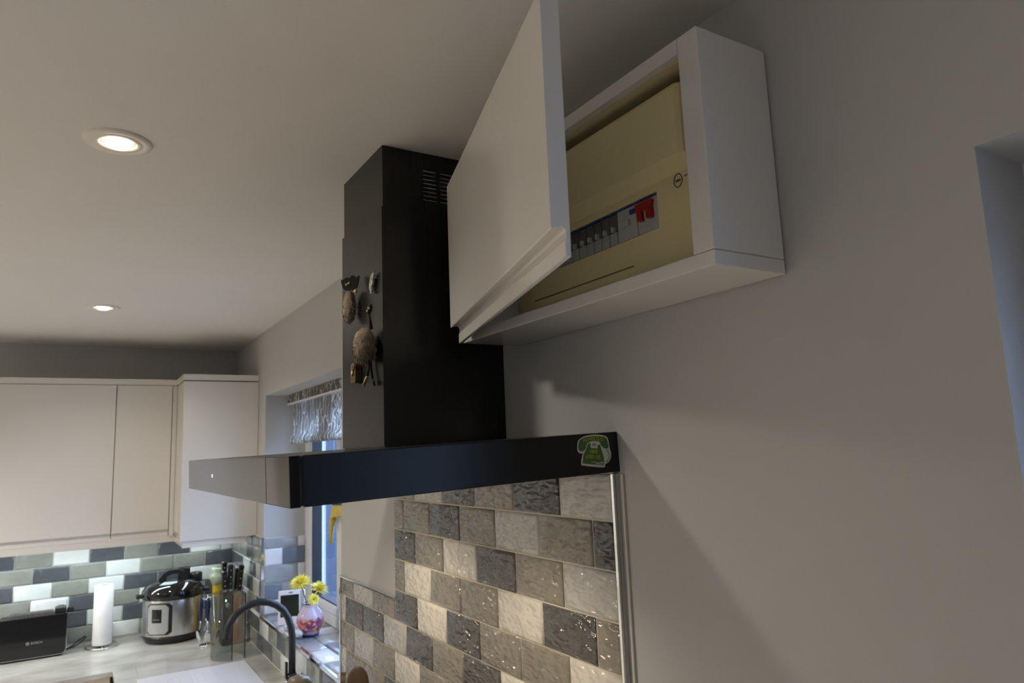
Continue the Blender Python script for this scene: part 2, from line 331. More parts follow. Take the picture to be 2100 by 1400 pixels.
for js, cs, xa, xb in ((SJ1, 'wgwgdwgd', 0.002, 0.0775), (SJ2, 'gwdgwdgl', 0.0795, 0.189)):
    for a, b, c in zip(js, js[1:], cs): tile(wall_right, ((xa+xb)/2, (a+b)/2, 1.0735), xb-xa-G*0.6, b-a-G, 'z+', TS[c])

# ------------------------------------------------------------------ tiles on the far wall
B().box(-1.6, -0.0035, 4.2165, 4.22, 0.925, 1.43).build('grout', M_groutg, wall_far)
FW = [(1.382, 1.427, -0.911, 'wdgwdgwd'), (1.3095, 1.380, -0.832, 'gwdgdwwwd'), (1.235, 1.3065, -0.911, 'gdgwggdgg'), (1.161, 1.232, -0.830, 'wgwddwwdd'), (1.087, 1.158, -0.910, 'gwdgwgdgg'),
      (1.0125, 1.084, -0.830, 'gdwddgdwg'), (0.938, 1.0095, -0.755, 'dgwglldgw')]
for k, (z0, z1, x0, cs) in enumerate(FW):
    js = [x0+0.1535*(i-5) for i in range(14)]; js = [max(-1.6, min(-0.0045, j)) for j in js if j > -1.75]; js = sorted(set(js))
    js = [j for i, j in enumerate(js) if i == len(js)-1 or js[i+1]-j > 0.012]
    off = sum(1 for j in js if j < x0-0.001) - 1
    seq = [cs[(i-off) % len(cs)] for i in range(len(js)-1)]
    for a, b, c in zip(js, js[1:], seq): tile(wall_far, ((a+b)/2, 4.2185, (z0+z1)/2), b-a-G, z1-z0, 'y-', TF[c])

# ------------------------------------------------------------------ open wall cabinet with the fuse board
cab = thing('wall_cabinet', 'white gloss wall cabinet with its door standing open, above the cooker hood', 'cabinet', (0, 0.88, 1.994))
XF = -0.1305; ya, yb, za, zb = 0.558, 1.198, 1.994, 2.298
B().box(XF, -0.003, ya, ya+0.033, za+0.0195, zb, c=0.0015).build('side_panel', M_gloss, cab)
B().box(XF, -0.003, yb-0.018, yb, za+0.0195, zb, c=0.0015).build('side_panel', M_gloss, cab)
B().box(XF, -0.003, ya, yb, za, za+0.019, c=0.0015).build('bottom_panel', M_gloss, cab)
B().box(XF, -0.003, ya+0.0335, yb-0.0185, zb-0.0205, zb, c=0.001).build('top_panel', M_gloss, cab)
lin = B().box(XF+0.012, -0.012, ya+0.034, ya+0.0352, za+0.022, zb-0.022).box(XF+0.012, -0.012, ya+0.034, yb-0.019, zb-0.0225, zb-0.0207).build('lining', M_cream, cab); lin['label'] = 'cream inner lining'
B().box(-0.012, -0.004, ya+0.034, yb-0.019, za+0.0195, zb-0.021).build('back_panel', M_cream, cab)
# the door: profile with a scooped finger grip along its lower edge
hx, hy, an, dw = -0.1467, 1.1705, 0.2874, 0.6107
du = Vector((-math.sin(an), -math.cos(an), 0)); dn = Vector((-math.cos(an), math.sin(an), 0)); t = 0.0214
z1 = 2.0195; zb_ = 1.989
prof = [(0, zb_), (0.005, zb_), (0.006, zb_+0.001), (0.006, zb_+0.018), (0.0045, zb_+0.021), (0.0045, z1-0.003), (0.006, z1+0.0005), (0.009, z1+0.0025), (0.017, z1+0.001), (t-0.001, z1-0.0005), (t, z1+0.0012), (t, 2.2975), (t-0.001, 2.2985), (0.0, 2.2985)]
dd = B(); dd.prism([(a, b) for a, b in prof], -dw, Vector((hx, hy, 0)), dn, Vector((0, 0, 1)))
# make sure the extrusion runs along +du
if (Vector(dd.v[len(prof)])-Vector(dd.v[0])).dot(du) < 0:
    dd = B(); dd.prism(prof, dw, Vector((hx, hy, 0)), dn, Vector((0, 0, 1)))
door = dd.build('door', M_gloss, cab)
for zz in (2.06, 2.24):
    hb = B().tube([(XF+0.05, 1.179, zz), (XF+0.02, 1.170, zz), (hx-0.004+0.012, 1.150, zz), tuple(Vector((hx, hy, zz))+du*0.05)], 0.006, 8)
    hb.build('hinge', M_steel, cab)

fb = thing('fuse_board', 'cream plastic fuse board with a row of breakers inside the open cabinet', 'fuse box', (-0.06, 0.8, 2.02))
M_cu = mat('cream_plastic', s2l((222, 208, 158)), 0.42, noise=(5, 0.03))
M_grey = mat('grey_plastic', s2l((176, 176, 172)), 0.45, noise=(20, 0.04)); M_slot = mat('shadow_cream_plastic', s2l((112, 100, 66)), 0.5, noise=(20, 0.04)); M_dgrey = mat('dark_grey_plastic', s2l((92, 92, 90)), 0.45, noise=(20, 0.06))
M_red = mat('red_plastic', s2l((150, 24, 20)), 0.35, noise=(20, 0.05)); M_blue = mat('blue_plastic', s2l((44, 66, 150)), 0.4, noise=(20, 0.05))
y0, y1, xl = 0.612, 0.995, -0.097
# lower cover as a frame around the breaker opening
cv = B()
for q in ((y0, 0.680, 2.022, 2.17), (0.92, y1, 2.022, 2.17), (0.680, 0.92, 2.022, 2.0785), (0.680, 0.92, 2.1305, 2.17)): cv.box(xl, -0.02, *q)
cv.build('cover', M_cu, fb)
lid = B(); lp = [(-0.02, 2.258), (-0.108, 2.258), (-0.113, 2.255), (-0.1145, 2.250), (-0.1145, 2.160), (-0.112, 2.156), (-0.1, 2.143), (-0.0965, 2.141), (-0.02, 2.141)]
n_ = len(lp); secs = [(0.6075, 0.016), (0.6085, 0.010), (0.6125, 0.004), (0.620, 0.0), (0.973, 0.0), (0.981, 0.004), (0.985, 0.010)]
lid.v = [(x+(d if x < -0.09 else 0), y, z-(d*0.4 if z > 2.2 else 0)) for y, d in secs for x, z in lp]
for k in range(len(secs)-1):
    lid.f += [(k*n_+i, k*n_+(i+1) % n_, (k+1)*n_+(i+1) % n_, (k+1)*n_+i) for i in range(n_)]
lid.f += [tuple(range(n_)), tuple(range((len(secs)-1)*n_, len(secs)*n_))]; lid.sm = [False]*len(lid.f)
lid.build('lid', M_cu, fb)
B().box(-0.0978, -0.09, 0.7355, 0.99, 2.0375, 2.0392).build('slot', M_slot, fb)
for a, b in ((0.7896, 0.797), (0.803, 0.838), (0.846, 0.858)): B().box(xl-0.0006, xl, a, b, 2.1455, 2.147).build('slot', M_dgrey, fb)
bd = B(); bd.tube([(xl-0.0005, 0.6385+0.0075*math.cos(q), 2.131+0.009*math.sin(q)) for q in [2*math.pi*i/20 for i in range(20)]], 0.0007, 5, True).build('badge_ring', M_dgrey, fb)
B().box(xl-0.0006, xl, 0.634, 0.643, 2.1295, 2.1325).build('badge_print', M_dgrey, fb)
B().box(xl-0.0008, xl, 0.620, 0.627, 2.1325, 2.134).build('badge_print', M_dgrey, fb)
B().box(xl+0.006, xl+0.012, 0.680, 0.92, 2.0785, 2.1305).build('breaker_rail', M_dgrey, fb)
bs = B(); yy = 0.69
while yy < 0.915: bs.box(xl+0.0002, xl+0.004, yy, yy+random.choice((0.012, 0.017)), 2.1268, 2.1283); yy += 0.0195
bs.build('label_strip', M_blue, fb)
# main switch, one wide cream device, then the breakers
ms = B().box(xl+0.001, xl+0.008, 0.6815, 0.7225, 2.0795, 2.1265, c=0.0006).build('main_switch', M_grey, fb)
B().prism([(0.687, 2.121), (0.69, 2.1235), (0.7215, 2.1225), (0.7225, 2.112), (0.7145, 2.109), (0.690, 2.1105)], 0.007, (xl-0.004, 0, 0), (0, 1, 0), (0, 0, 1)).build('switch_bridge', M_red, ms)
for a in (0.6885, 0.7075): B().box(xl-0.007, xl+0.002, a, a+0.009, 2.0965, 2.111, c=0.001).build('toggle', M_red, ms)
for a in (0.6995, 0.7025): B().box(xl-0.003, xl+0.002, a, a+0.002, 2.097, 2.110).build('rib', M_grey, ms)
rc = B().box(xl+0.001, xl+0.008, 0.7235, 0.7655, 2.0795, 2.1265, c=0.0006).build('residual_device', M_grey, fb)
B().box(xl-0.002, xl+0.002, 0.7265, 0.7365, 2.114, 2.121, c=0.001).build('test_button', M_blue, rc)
B().box(xl-0.003, xl+0.002, 0.738, 0.752, 2.099, 2.108, c=0.001).build('toggle', M_grey, rc)
M_brk = mat('breaker_green_grey', s2l((156, 160, 152)), 0.45, noise=(20, 0.04))
for i in range(8):
    a = 0.767+i*0.019
    bk = B().box(xl+0.0005, xl+0.008, a, a+0.0172, 2.0795, 2.0985, c=0.001).build('breaker', M_brk, fb)
    B().box(xl+0.002, xl+0.009, a, a+0.0176, 2.0995, 2.1258, c=0.0008).build('shroud', M_dgrey, bk)
    B().box(xl-0.0035, xl+0.004, a+0.0055, a+0.0105, 2.0985, 2.107, c=0.0008).build('toggle', M_grey, bk)

# ------------------------------------------------------------------ cooker hood
hood = thing('cooker_hood', 'black chimney cooker hood on the wall beside the open cabinet', 'cooker hood', (0, 1.385, 1.80))
DR = math.radians(2.1)
def droop(b): return b.xf(Matrix.Translation((0, 0, 1.778)) @ Matrix.Rotation(-DR, 4, 'Y') @ Matrix.Translation((0, 0, -1.778)))
hz0, hz1, hy0, hy1 = 1.7457, 1.8105, 0.909, 1.839
droop(B().box(-0.514, -0.0005, hy0, hy1, hz0, hz1, c=0.0012)).build('canopy', M_can, hood)
droop(B().box(-0.531, -0.5175, hy0+0.003, hy0+0.132, hz0, hz1, c=0.001)).build('front_panel', M_hoodgl, hood)
droop(B().box(-0.531, -0.5175, hy0+0.1335, hy1, hz0, hz1, c=0.001)).build('front_panel', M_hoodgl, hood)
droop(B().box(-0.5178, -0.5135, hy0+0.004, hy1-0.004, hz0+0.002, hz1-0.002)).build('seal', M_blkgl, hood)
M_led = mat('blue_led', (0.2, 0.3, 1.0), 0.3, emit=((0.5, 0.6, 1.0), 3.0))
droop(B().box(-0.5316, -0.531, 1.50, 1.505, 1.776, 1.782)).build('indicator', M_led, hood)
droop(B().box(-0.46, -0.06, hy0+0.12, hy1-0.12, hz0-0.004, hz0-0.0002, c=0.001)).build('filter', M_steel, hood)
M_lampw = mat('lamp_lens', (0.9, 0.85, 0.75), 0.3, emit=((1, 0.86, 0.68), 6.0))
for yy in (1.12, 1.62): droop(B().lathe([(0.028, 0), (0.028, 0.004)], (-0.24, yy, hz0-0.0085), 20)).build('lamp', M_lampw, hood)
# chimney: upper flue with vent slots, lower sleeve
cx = -0.265; sz = 2.272
slots_x = [(-0.177, -0.147), (-0.138, -0.108)]; slots_z = [2.2985+i*0.0088 for i in range(8)]
us = sorted({cx, -0.001, *[v for q in slots_x for v in q]}); vs_ = sorted({1.80, ZC-0.0005, *[v for z in slots_z for v in (z, z+0.0045)]})
hole = lambda u, v: any(a < u < b for a, b in slots_x) and any(z < v < z+0.0045 for z in slots_z)
fl = B()
for i in range(len(us)-1):
    for j in range(len(vs_)-1):
        if not hole((us[i]+us[i+1])/2, (vs_[j]+vs_[j+1])/2): fl.add([(us[i], 1.265, vs_[j]), (us[i+1], 1.265, vs_[j]), (us[i+1], 1.265, vs_[j+1]), (us[i], 1.265, vs_[j+1])], [(0, 1, 2, 3)])
fl.add([(cx, 1.265, 1.8), (cx, 1.502, 1.8), (cx, 1.502, ZC-.0005), (cx, 1.265, ZC-.0005)], [(3, 2, 1, 0)]).add([(cx, 1.502, 1.8), (-.001, 1.502, 1.8), (-.001, 1.502, ZC-.0005), (cx, 1.502, ZC-.0005)], [(3, 2, 1, 0)])
fl.build('flue_cover', M_hood, hood, recalc=False)
dk = B()
for (a, b) in slots_x:
    for z in slots_z: dk.box(a-0.002, b+0.002, 1.2662, 1.2672, z-0.0015, z+0.0022)
dk.build('louvre', M_steel, hood)
sl = B(); e = 0.003
sl.add([(cx-e, 1.265-e*0.3, 1.803), (cx-e, 1.502+e*1.6, 1.803), (cx-e, 1.502+e*1.6, sz), (cx-e, 1.265-e*0.3, sz), (0-.001, 1.265-e*0.3, 1.803), (-.001, 1.265-e*0.3, sz), (-.001, 1.502+e*1.6, 1.803), (-.001, 1.502+e*1.6, sz),
        (cx, 1.265, sz), (cx, 1.502, sz), (-.001, 1.265, sz), (-.001, 1.502, sz)],
       [(3, 2, 1, 0), (4, 5, 3, 0), (1, 2, 7, 6), (3, 8, 9, 2), (3, 5, 10, 8), (2, 9, 11, 7)])
sl.build('flue_sleeve', M_hood, hood, recalc=False)

# sticker on the near side of the canopy, drawn in its own small grid (u right, v down)
def uvp(u, v, k): return Vector((-0.085+1.0522e-4*(u-590)-4.3e-6*(v-560), hy0-0.0004-0.0003*k, 1.7852-3.71e-6*(u-590)-8.31e-5*(v-560)))
def decal(polys, k):
    b = B()
    for p in polys:
        q = [uvp(u, v, k) for u, v in p]; n = len(q)
        b.add(q+[p_+Vector((0, 0.0003, 0)) for p_ in q], [tuple(range(n))]+[(i, (i+1) % n, n+(i+1) % n, n+i) for i in range(n)])
    return b
def smooth_poly(p, it=2):
    for _ in range(it):
        q = []
        for i in range(len(p)):
            a, b = p[i], p[(i+1) % len(p)]; q += [(a[0]*.75+b[0]*.25, a[1]*.75+b[1]*.25), (a[0]*.25+b[0]*.75, a[1]*.25+b[1]*.75)]
        p = q
    return p
M_stw = mat('sticker_white', s2l((196, 198, 188)), 0.35, noise=(30, 0.02)); M_stg = mat('sticker_green', s2l((66, 98, 44)), 0.35, noise=(30, 0.03))
M_sty = mat('sticker_yellow', s2l((186, 190, 52)), 0.35, noise=(30, 0.03)); M_stk = mat('sticker_grey', s2l((120, 122, 112)), 0.4, noise=(30, 0.03))
stk = tag(decal([smooth_poly([(590, 560), (600, 420), (640, 375), (720, 320), (900, 285), (1050, 290), (1150, 310), (1190, 370), (1212, 530), (1245, 640), (1235, 740), (1190, 820), (1120, 850), (1118, 905), (1095, 920), (680, 877), (658, 850), (680, 690), (705, 648), (640, 652), (600, 610)], 1)], 0).build('sticker', M_stw),
          'green and white telephone-shaped power cut sticker on the hood edge', 'sticker')
decal([smooth_poly([(612, 560), (622, 430), (655, 390), (730, 345), (900, 315), (1050, 320), (1130, 335), (1165, 380), (1192, 530), (1165, 558), (1090, 545), (1040, 480), (1020, 420), (950, 405), (850, 415), (775, 450), (755, 530), (735, 580), (690, 608), (640, 605)], 1)], 1).build('handset_print', M_stg, stk)
decal([[(800, 455), (840, 455), (840, 530), (860, 545), (960, 555), (980, 545), (982, 485), (1025, 478), (1045, 560), (1100, 740), (1090, 880), (690, 835), (705, 690), (760, 570)]], 1).build('body_print', M_stg, stk)
coil = []
for i in range(17):
    a = -1.15+i*0.15; c, s_ = math.cos(a), math.sin(a); px, py, R = 1110, 690, 92; d = 3.2
    p = [(px+c*(R-16)-s_*d, py+s_*(R+18)+c*d), (px+c*(R+12)-s_*d, py+s_*(R+46)+c*d), (px+c*(R+12)+s_*d, py+s_*(R+46)-c*d), (px+c*(R-16)+s_*d, py+s_*(R+18)-c*d)]
    coil.append(p)
decal(coil, 1).build('coil_print', M_stg, stk)
decal([[(880, 462), (945, 465), (945, 497), (880, 494)]], 1).build('dial_print', M_stk, stk)
decal([[(860, 806), (1035, 820), (1035, 828), (860, 814)], [(1035, 805), (1075, 808), (1073, 836), (1035, 832)], [(932, 838), (1072, 848), (1072, 860), (932, 850)]], 2).build('small_print', M_stw, stk)
def lettering(s, cu, cv, size, k=2, rot=0.0, sxx=0.78, arc=None):
    b = B(); xs = []
    vs, fs = textmesh(s, size)
    o = []
    for v in vs:
        x, y = v.x*sxx, v.y
        yy = cv-y+x*rot
        if arc: yy += arc*(x*x)
        o.append(uvp(cu+x, yy, k))
    return b.add(o, fs).build('lettering', M_sty, stk, recalc=False)
lettering('POWER CUT?', 900, 367, 92, 2, -0.06, 0.70, 0.0010); lettering('0800', 903, 615, 100, 2, 0.03, 0.75); lettering('6783 105', 893, 715, 100, 2, 0.07, 0.75)

# ------------------------------------------------------------------ fridge magnets on the front of the chimney
MX = cx-0.003
M_fur = mat('grey_brown_fur', s2l((122, 107, 90)), 0.9, noise=(60, 0.35)); M_felt = mat('black_felt', (0.012, 0.011, 0.010), 0.9, noise=(90, 0.3))
M_brass = mat('brass', s2l((196, 178, 120)), 0.35, metal=0.3, noise=(60, 0.1)); M_gold = mat('old_gold_enamel', s2l((92, 74, 50)), 0.3, metal=0.3, noise=(220, 0.6))
def fur_body(c, r, n=900, ln=0.008):
    b = B().sphere(c, r, 18, jit=0.05)
    for _ in range(n):
        d = Vector((random.gauss(0, 1), random.gauss(0, 1), random.gauss(0, 1))).normalized(); p = Vector(c)+Vector((d.x*r[0], d.y*r[1], d.z*r[2]))
        t_ = d.cross(Vector((random.gauss(0, 1), random.gauss(0, 1), random.gauss(0, 1)))).normalized()*0.0009
        q = p+d*ln*random.uniform(0.35, 1)*0.55+Vector((random.uniform(-1, 1)*.4, random.uniform(-1, 1), -1.2)).normalized()*ln*0.7
        b.add([p-t_, p+t_, q], [(0, 1, 2)])
    return b
mg = thing('fridge_magnet', 'furry sheep-like fridge magnet with a black felt head and yellow eyes', 'magnet', (MX, 1.41, 2.10))
fur_body((MX-0.0165, 1.412, 2.0975), (0.0125, 0.022, 0.034), 900, 0.006).build('body', M_fur, mg)
n1 = Vector((-0.6, -0.8, 0)); U1 = Vector((0.8, -0.6, 0)); O1 = Vector((MX-0.0235, 1.389, 2.1405)); S1 = 1/930
def facing(px, c): return [((x-c[0])*S1, -(y-c[1])*S1) for x, y in px]
hp = [(707, 575), (709, 572.5), (713, 572.5), (716, 569.5), (720, 568.5), (724, 570), (727, 566.5), (730, 565), (735, 567), (737, 571), (740.5, 567), (742.5, 566), (743, 570), (741, 580), (738, 589), (731, 592.5), (722, 594), (715, 593.5), (710, 588), (708.5, 581)]
B().prism(facing(hp, (722.5, 580)), 0.005, O1, U1, (0, 0, 1)).build('head', M_felt, mg)
ey = B()
for q in ((718, 583), (723, 580.5)):
    u_, v_ = facing([q], (722.5, 580))[0]; ey.sphere(O1+U1*u_+Vector((0, 0, v_))+n1*0.0052, 0.0028, 10).sphere(O1+U1*u_+Vector((0, 0, v_))-n1*0.0005, 0.0028, 10)
ey.build('eyes', M_brass, mg)
B().sphere((MX-0.014, 1.378, 2.1225), 0.0045, 8).build('bell', M_brass, mg)
mg2 = thing('fridge_magnet', 'small black and white striped animal magnet, uppermost on the chimney front', 'magnet', (MX, 1.305, 2.124))
M_zebra = mat('zebra_enamel', (0.01, 0.01, 0.01), 0.35, noise=(150, 0.2), rgb2=(0.6, 0.57, 0.5), stretch=(1, 1, 2.0))
B().prism(smooth_poly([(1.2888, 2.1458), (1.2942, 2.1422), (1.3065, 2.1421), (1.3123, 2.1324), (1.3152, 2.1251), (1.3182, 2.1168), (1.3128, 2.1106), (1.3089, 2.1019), (1.302, 2.1063), (1.3045, 2.1148), (1.2961, 2.1248), (1.2931, 2.134)], 1), 0.004, (MX-0.008, 0, 0), (0, 1, 0), (0, 0, 1)).build('body', M_zebra, mg2)
B().box(MX-0.004, MX, 1.298, 1.312, 2.114, 2.132).build('magnet_disc', M_blk, mg2)
mg3 = thing('fridge_magnet', 'furry round bird magnet with long black neck and dangling yellow feet', 'magnet', (MX, 1.31, 2.0))
fur_body((MX-0.0225, 1.306, 1.9985), (0.0205, 0.030, 0.0345), 1300, 0.007).build('body', M_fur, mg3)
B().tube([(MX-0.02, 1.2745, 2.0265), (MX-0.02, 1.279, 2.041), (MX-0.02, 1.288, 2.057)], [0.004, 0.0036, 0.0034], 8).build('neck', M_felt, mg3)
B().sphere((MX-0.02, 1.2815, 2.0665), (0.0055, 0.006, 0.0105), 12, Matrix.Rotation(0.25, 4, 'Y')).build('head', M_felt, mg3)
B().sphere((MX-0.0245, 1.274, 2.0665), 0.0026, 8).sphere((MX-0.0245, 1.281, 2.0625), 0.0026, 8).build('eyes', M_brass, mg3)
for (q0, q1, q2), ft_, mm in ((((MX-0.02, 1.289, 1.968), (MX-0.02, 1.289, 1.952), (MX-0.02, 1.2965, 1.938)), (0.010, -0.007, 0.022, -0.0185), M_brass), (((MX-0.006, 1.318, 1.975), (MX-0.006, 1.312, 1.95), (MX-0.006, 1.305, 1.932)), (-0.004, -0.006, -0.010, -0.012), M_felt)):  # second, black-footed leg is added along the first leg's cast shadow
    lg = B().tube([q0, q1, q2], 0.0024, 7).build('leg', M_felt, mg3); ft = B(); q2 = Vector(q2)
    for k in (-1, 0, 1): ft.tube([q2, q2+Vector((0.001*k, ft_[0]+0.003*k, ft_[1]-0.002*k)), q2+Vector((0.003*k, ft_[2]+0.006*k, ft_[3]+0.002*abs(k)))], [0.0026, 0.0024, 0.0016], 6)
    ft.build('foot', mm, lg)
mg4 = thing('fridge_magnet', 'little oblong gold and brown figure magnet, lowest on the chimney front', 'magnet', (MX, 1.398, 1.955))
B().prism([(y_+1.398, z_+1.9547) for y_, z_ in rrect(0.030, 0.041, 0.006)], 0.013, (MX-0.014, 0, 0), (0, 1, 0), (0, 0, 1)).build('body', M_gold, mg4)
B().sphere((MX-0.0145, 1.398, 1.967), (0.003, 0.012, 0.0085), 12).build('face', M_gold, mg4)
B().sphere((MX-0.0155, 1.398, 1.9545), (0.003, 0.004, 0.006), 8).build('beak', M_brass, mg4)

# ------------------------------------------------------------------ ceiling downlights in view
M_bulb = mat('lit_bulb', (1, 1, 1), 0.3, emit=((1.0, 0.90, 0.74), 4.0)); M_ring = mat('white_enamel', s2l((226, 220, 210)), 0.4, noise=(20, 0.02))
for i, (x, y, lab) in enumerate(((-0.7177, 1.474, 'recessed ceiling downlight nearest the camera, with wide stepped white ring'), (-0.694, 3.142, 'smaller looking recessed ceiling downlight over the far units'))):
    dl = thing('downlight', lab, 'ceiling light', (x, y, ZC), 'recessed ceiling downlights')
    B().lathe([(0.060, 0.0), (0.058, -0.004), (0.050, -0.0055), (0.045, -0.0045), (0.042, -0.003), (0.0405, -0.0045), (0.034, -0.005), (0.031, -0.001), (0.031, 0.0)], (x, y, ZC), 40, cap=False).build('ring', M_ring, dl)
    B().lathe([(0.0, -0.0115), (0.018, -0.0105), (0.0225, -0.006), (0.0225, -0.0005), (0.0, -0.0005)], (x, y, ZC), 28, cap=False).build('bulb', M_bulb, dl)
for n in ('downlight_lamp_near', 'downlight_lamp_far'): bpy.data.objects[n].location.z = 2.386

# ------------------------------------------------------------------ kitchen wall units at the far end
def scoopdoor(name, parent, x0, x1, yfront, z0, z1_, facing='y'):
    """slab door with an inset grip along its lower edge"""
    b = B(); th = 0.02; zs = z0+0.036; g = 0.002
    pr = [(0, z1_), (th, z1_), (th, z0), (th-0.008, z0), (th-0.008, zs-0.012), (th-0.006, zs-0.002), (0.008, zs), (0.0, zs-0.004)]
    if facing == 'y':
        q = [(a, b2) for a, b2 in pr]; n = len(q); vs = [(x0+g, yfront+a, z) for a, z in q]+[(x1-g, yfront+a, z) for a, z in q]
    else:
        n = len(pr); vs = [(yfront+a, x0+g, z) for a, z in pr]+[(yfront+a, x1-g, z) for a, z in pr]
    b.add(vs, [tuple(range(n)), tuple(range(n, 2*n))]+[(i, (i+1) % n, n+(i+1) % n, n+i) for i in range(n)])
    return b.build(name, M_gloss, parent)
ZD0, ZD1 = 1.435, 2.166
u1 = thing('wall_unit', 'wide white gloss wall unit above the toaster and kitchen roll', 'cabinet', (-0.9, 4.06, ZD0))
B().box(-1.203, -0.605, 3.922, YF-0.001, ZD0, ZD1).build('carcass', M_carc, u1); scoopdoor('door', u1, -1.203, -0.603, 3.90, ZD0, ZD1)
u2 = thing('wall_unit', 'narrow white gloss wall unit above the pressure cooker, beside the projecting corner unit', 'cabinet', (-0.47, 4.06, ZD0))
B().box(-0.603, -0.346, 3.922, YF-0.001, ZD0, ZD1).build('carcass', M_carc, u2); scoopdoor('door', u2, -0.603, -0.358, 3.90, ZD0, ZD1)
B().box(-0.3565, -0.3365, 3.9005, 3.921, ZD0, ZD1).build('filler', M_gloss, u2)
u3 = thing('wall_unit', 'corner wall unit with plain white end panel facing the camera beside the window', 'cabinet', (-0.17, 3.93, 1.4256))
B().box(-0.314, -0.001, 3.652, YF-0.001, 1.4256, 2.1634).build('carcass', M_carc, u3)
B().box(-0.337, -0.001, 3.63, 3.6515, 1.4256, 2.1634, c=0.001).build('end_panel', M_gloss, u3)
scoopdoor('door', u3, 3.652, 3.899, -0.336, 1.4256, 2.1634, 'x')
co = tag(B().prism([(-1.21, 4.2), (-1.21, 3.893), (-0.343, 3.893), (-0.343, 3.624), (-0.0015, 3.624), (-0.0015, 4.2)], 0.028, (0, 0, 2.168), (1, 0, 0), (0, 1, 0)).build('cornice', M_gloss), 'white cornice board running along the tops of the wall units', 'cornice')
pe = tag(B().box(-1.21, -0.326, 3.913, 3.931, 1.404, 1.4342, c=0.0005).box(-0.326, -0.308, 3.655, 3.931, 1.399, 1.424, c=0.001).box(-0.326, -0.052, 3.637, 3.655, 1.3965, 1.4245, c=0.001).box(-0.07, -0.052, 3.655, 4.2, 1.3965, 1.424).build('pelmet', M_gloss), 'white light pelmet under the far wall units', 'pelmet')
ub = tag(B().box(-1.19, -0.37, 3.975, 4.005, 1.4225, 1.4335, c=0.002).build('under_cabinet_light', mat('led_strip', (0.9, 0.95, 1), 0.4, emit=((0.86, 0.97, 1.0), 3.0))), 'slim cool white strip light under the far wall units', 'light')

# ------------------------------------------------------------------ worktop, base units, sink
ZW = 0.925
M_top = mat('grey_marble_laminate', s2l((158, 155, 150)), 0.22, noise=(5, 0.1), rgb2=s2l((192, 190, 186)), stretch=(1, 1.5, 1), coat=0.1)
M_unit = mat('base_gloss', s2l((224, 220, 212)), 0.15, noise=(3, 0.01), coat=0.4)
SK = (-0.51, -0.098, 2.36, 3.37)
wt = B(); t0 = ZW-0.022
wt.box(XL+1.6, -0.004, 3.59, YF-0.004, t0, ZW, c=0.002)
wt.box(-0.585, SK[0]+0.01, 0.3, 3.589, t0, ZW, c=0.002).box(SK[1]-0.01, -0.004, 1.90, 3.589, t0, ZW).box(SK[0]+0.01, SK[1]-0.01, 3.36, 3.589, t0, ZW).box(SK[0]+0.01, -0.004, 0.3, SK[2]+0.01, t0, ZW)
wk = tag(wt.build('worktop', M_top), 'pale grey marble-effect L-shaped kitchen worktop', 'worktop')
for i, (a, b_) in enumerate(((-2.69, -1.79), (-1.787, -1.187), (-1.184, -0.59))):
    bu = thing('base_unit', ['white base unit at the far left end of the worktop', 'white base unit in the middle below the worktop, left of the toaster', 'white base unit under the toaster end of the worktop'][i], 'cabinet', ((a+b_)/2, 3.9, 0.0))
    B().box(a, b_, 3.65, YF-0.01, 0.15, 0.902).build('carcass', M_carc, bu); B().box(a+0.002, b_-0.002, 3.622, 3.644, 0.155, 0.898, c=0.002).build('door', M_unit, bu)
    B().box(a, b_, 3.69, 3.71, 0.0, 0.149).build('plinth', M_carc, bu)
br = thing('base_unit', 'run of white base units beneath the sink and hob', 'cabinet', (-0.3, 2.0, 0))
B().box(-0.53, -0.01, 0.32, 2.25, 0.15, 0.902).build('carcass', M_carc, br); B().box(-0.53, -0.01, 2.25, 3.6, 0.15, 0.70).build('carcass', M_carc, br)
for i in range(5): B().box(-0.555, -0.533, 0.32+i*0.652, 0.32+(i+1)*0.652-0.004, 0.155, 0.898, c=0.002).build('door', M_unit, br)
B().box(-0.50, -0.48, 0.32, 3.6, 0, 0.149).build('plinth', M_carc, br)
M_sink = mat('white_composite', s2l((198, 196, 200)), 0.3, noise=(120, 0.03))
sk = thing('sink', 'pale composite sink with drainer set into the worktop below the window', 'sink', (-0.3, 2.86, ZW))
sb = B(); x0, x1, y0, y1 = SK; zr = ZW+0.006
def frame_xy(b, X0, X1, Y0, Y1, a0, a1, c0, c1, z0, z1):
    b.box(X0, X1, Y0, c0, z0, z1).box(X0, X1, c1, Y1, z0, z1).box(X0, a0, c0, c1, z0, z1).box(a1, X1, c0, c1, z0, z1)
frame_xy(sb, x0, x1, y0, y1, x0+0.05, x1-0.07, y0+0.06, 2.80, ZW+0.0006, zr); sb.build('rim', M_sink, sk)
bl = B(); frame_xy(bl, x0+0.04, x1-0.06, y0+0.05, 2.81, x0+0.05, x1-0.07, y0+0.06, 2.80, 0.74, zr-0.001); bl.box(x0+0.04, x1-0.06, y0+0.05, 2.81, 0.735, 0.74); bl.build('bowl', M_sink, sk)
for i in range(7): B().box(x0+0.06+i*0.042, x0+0.075+i*0.042, 2.86, 3.30, zr, zr+0.002, c=0.0008).build('drainer_rib', M_sink, sk)
tp = thing('kitchen_tap', 'black swan-neck kitchen tap with chrome foot in front of the window', 'tap', (-0.05, 2.765, ZW))
B().lathe([(0.027, ZW+0.0005), (0.027, ZW+0.008), (0.021, ZW+0.012), (0.021, 0.988)], (-0.05, 2.765, 0), 24).build('foot', M_chrome, tp)
M_hose = mat('black_silicone', (0.022, 0.024, 0.028), 0.38, noise=(30, 0.1))
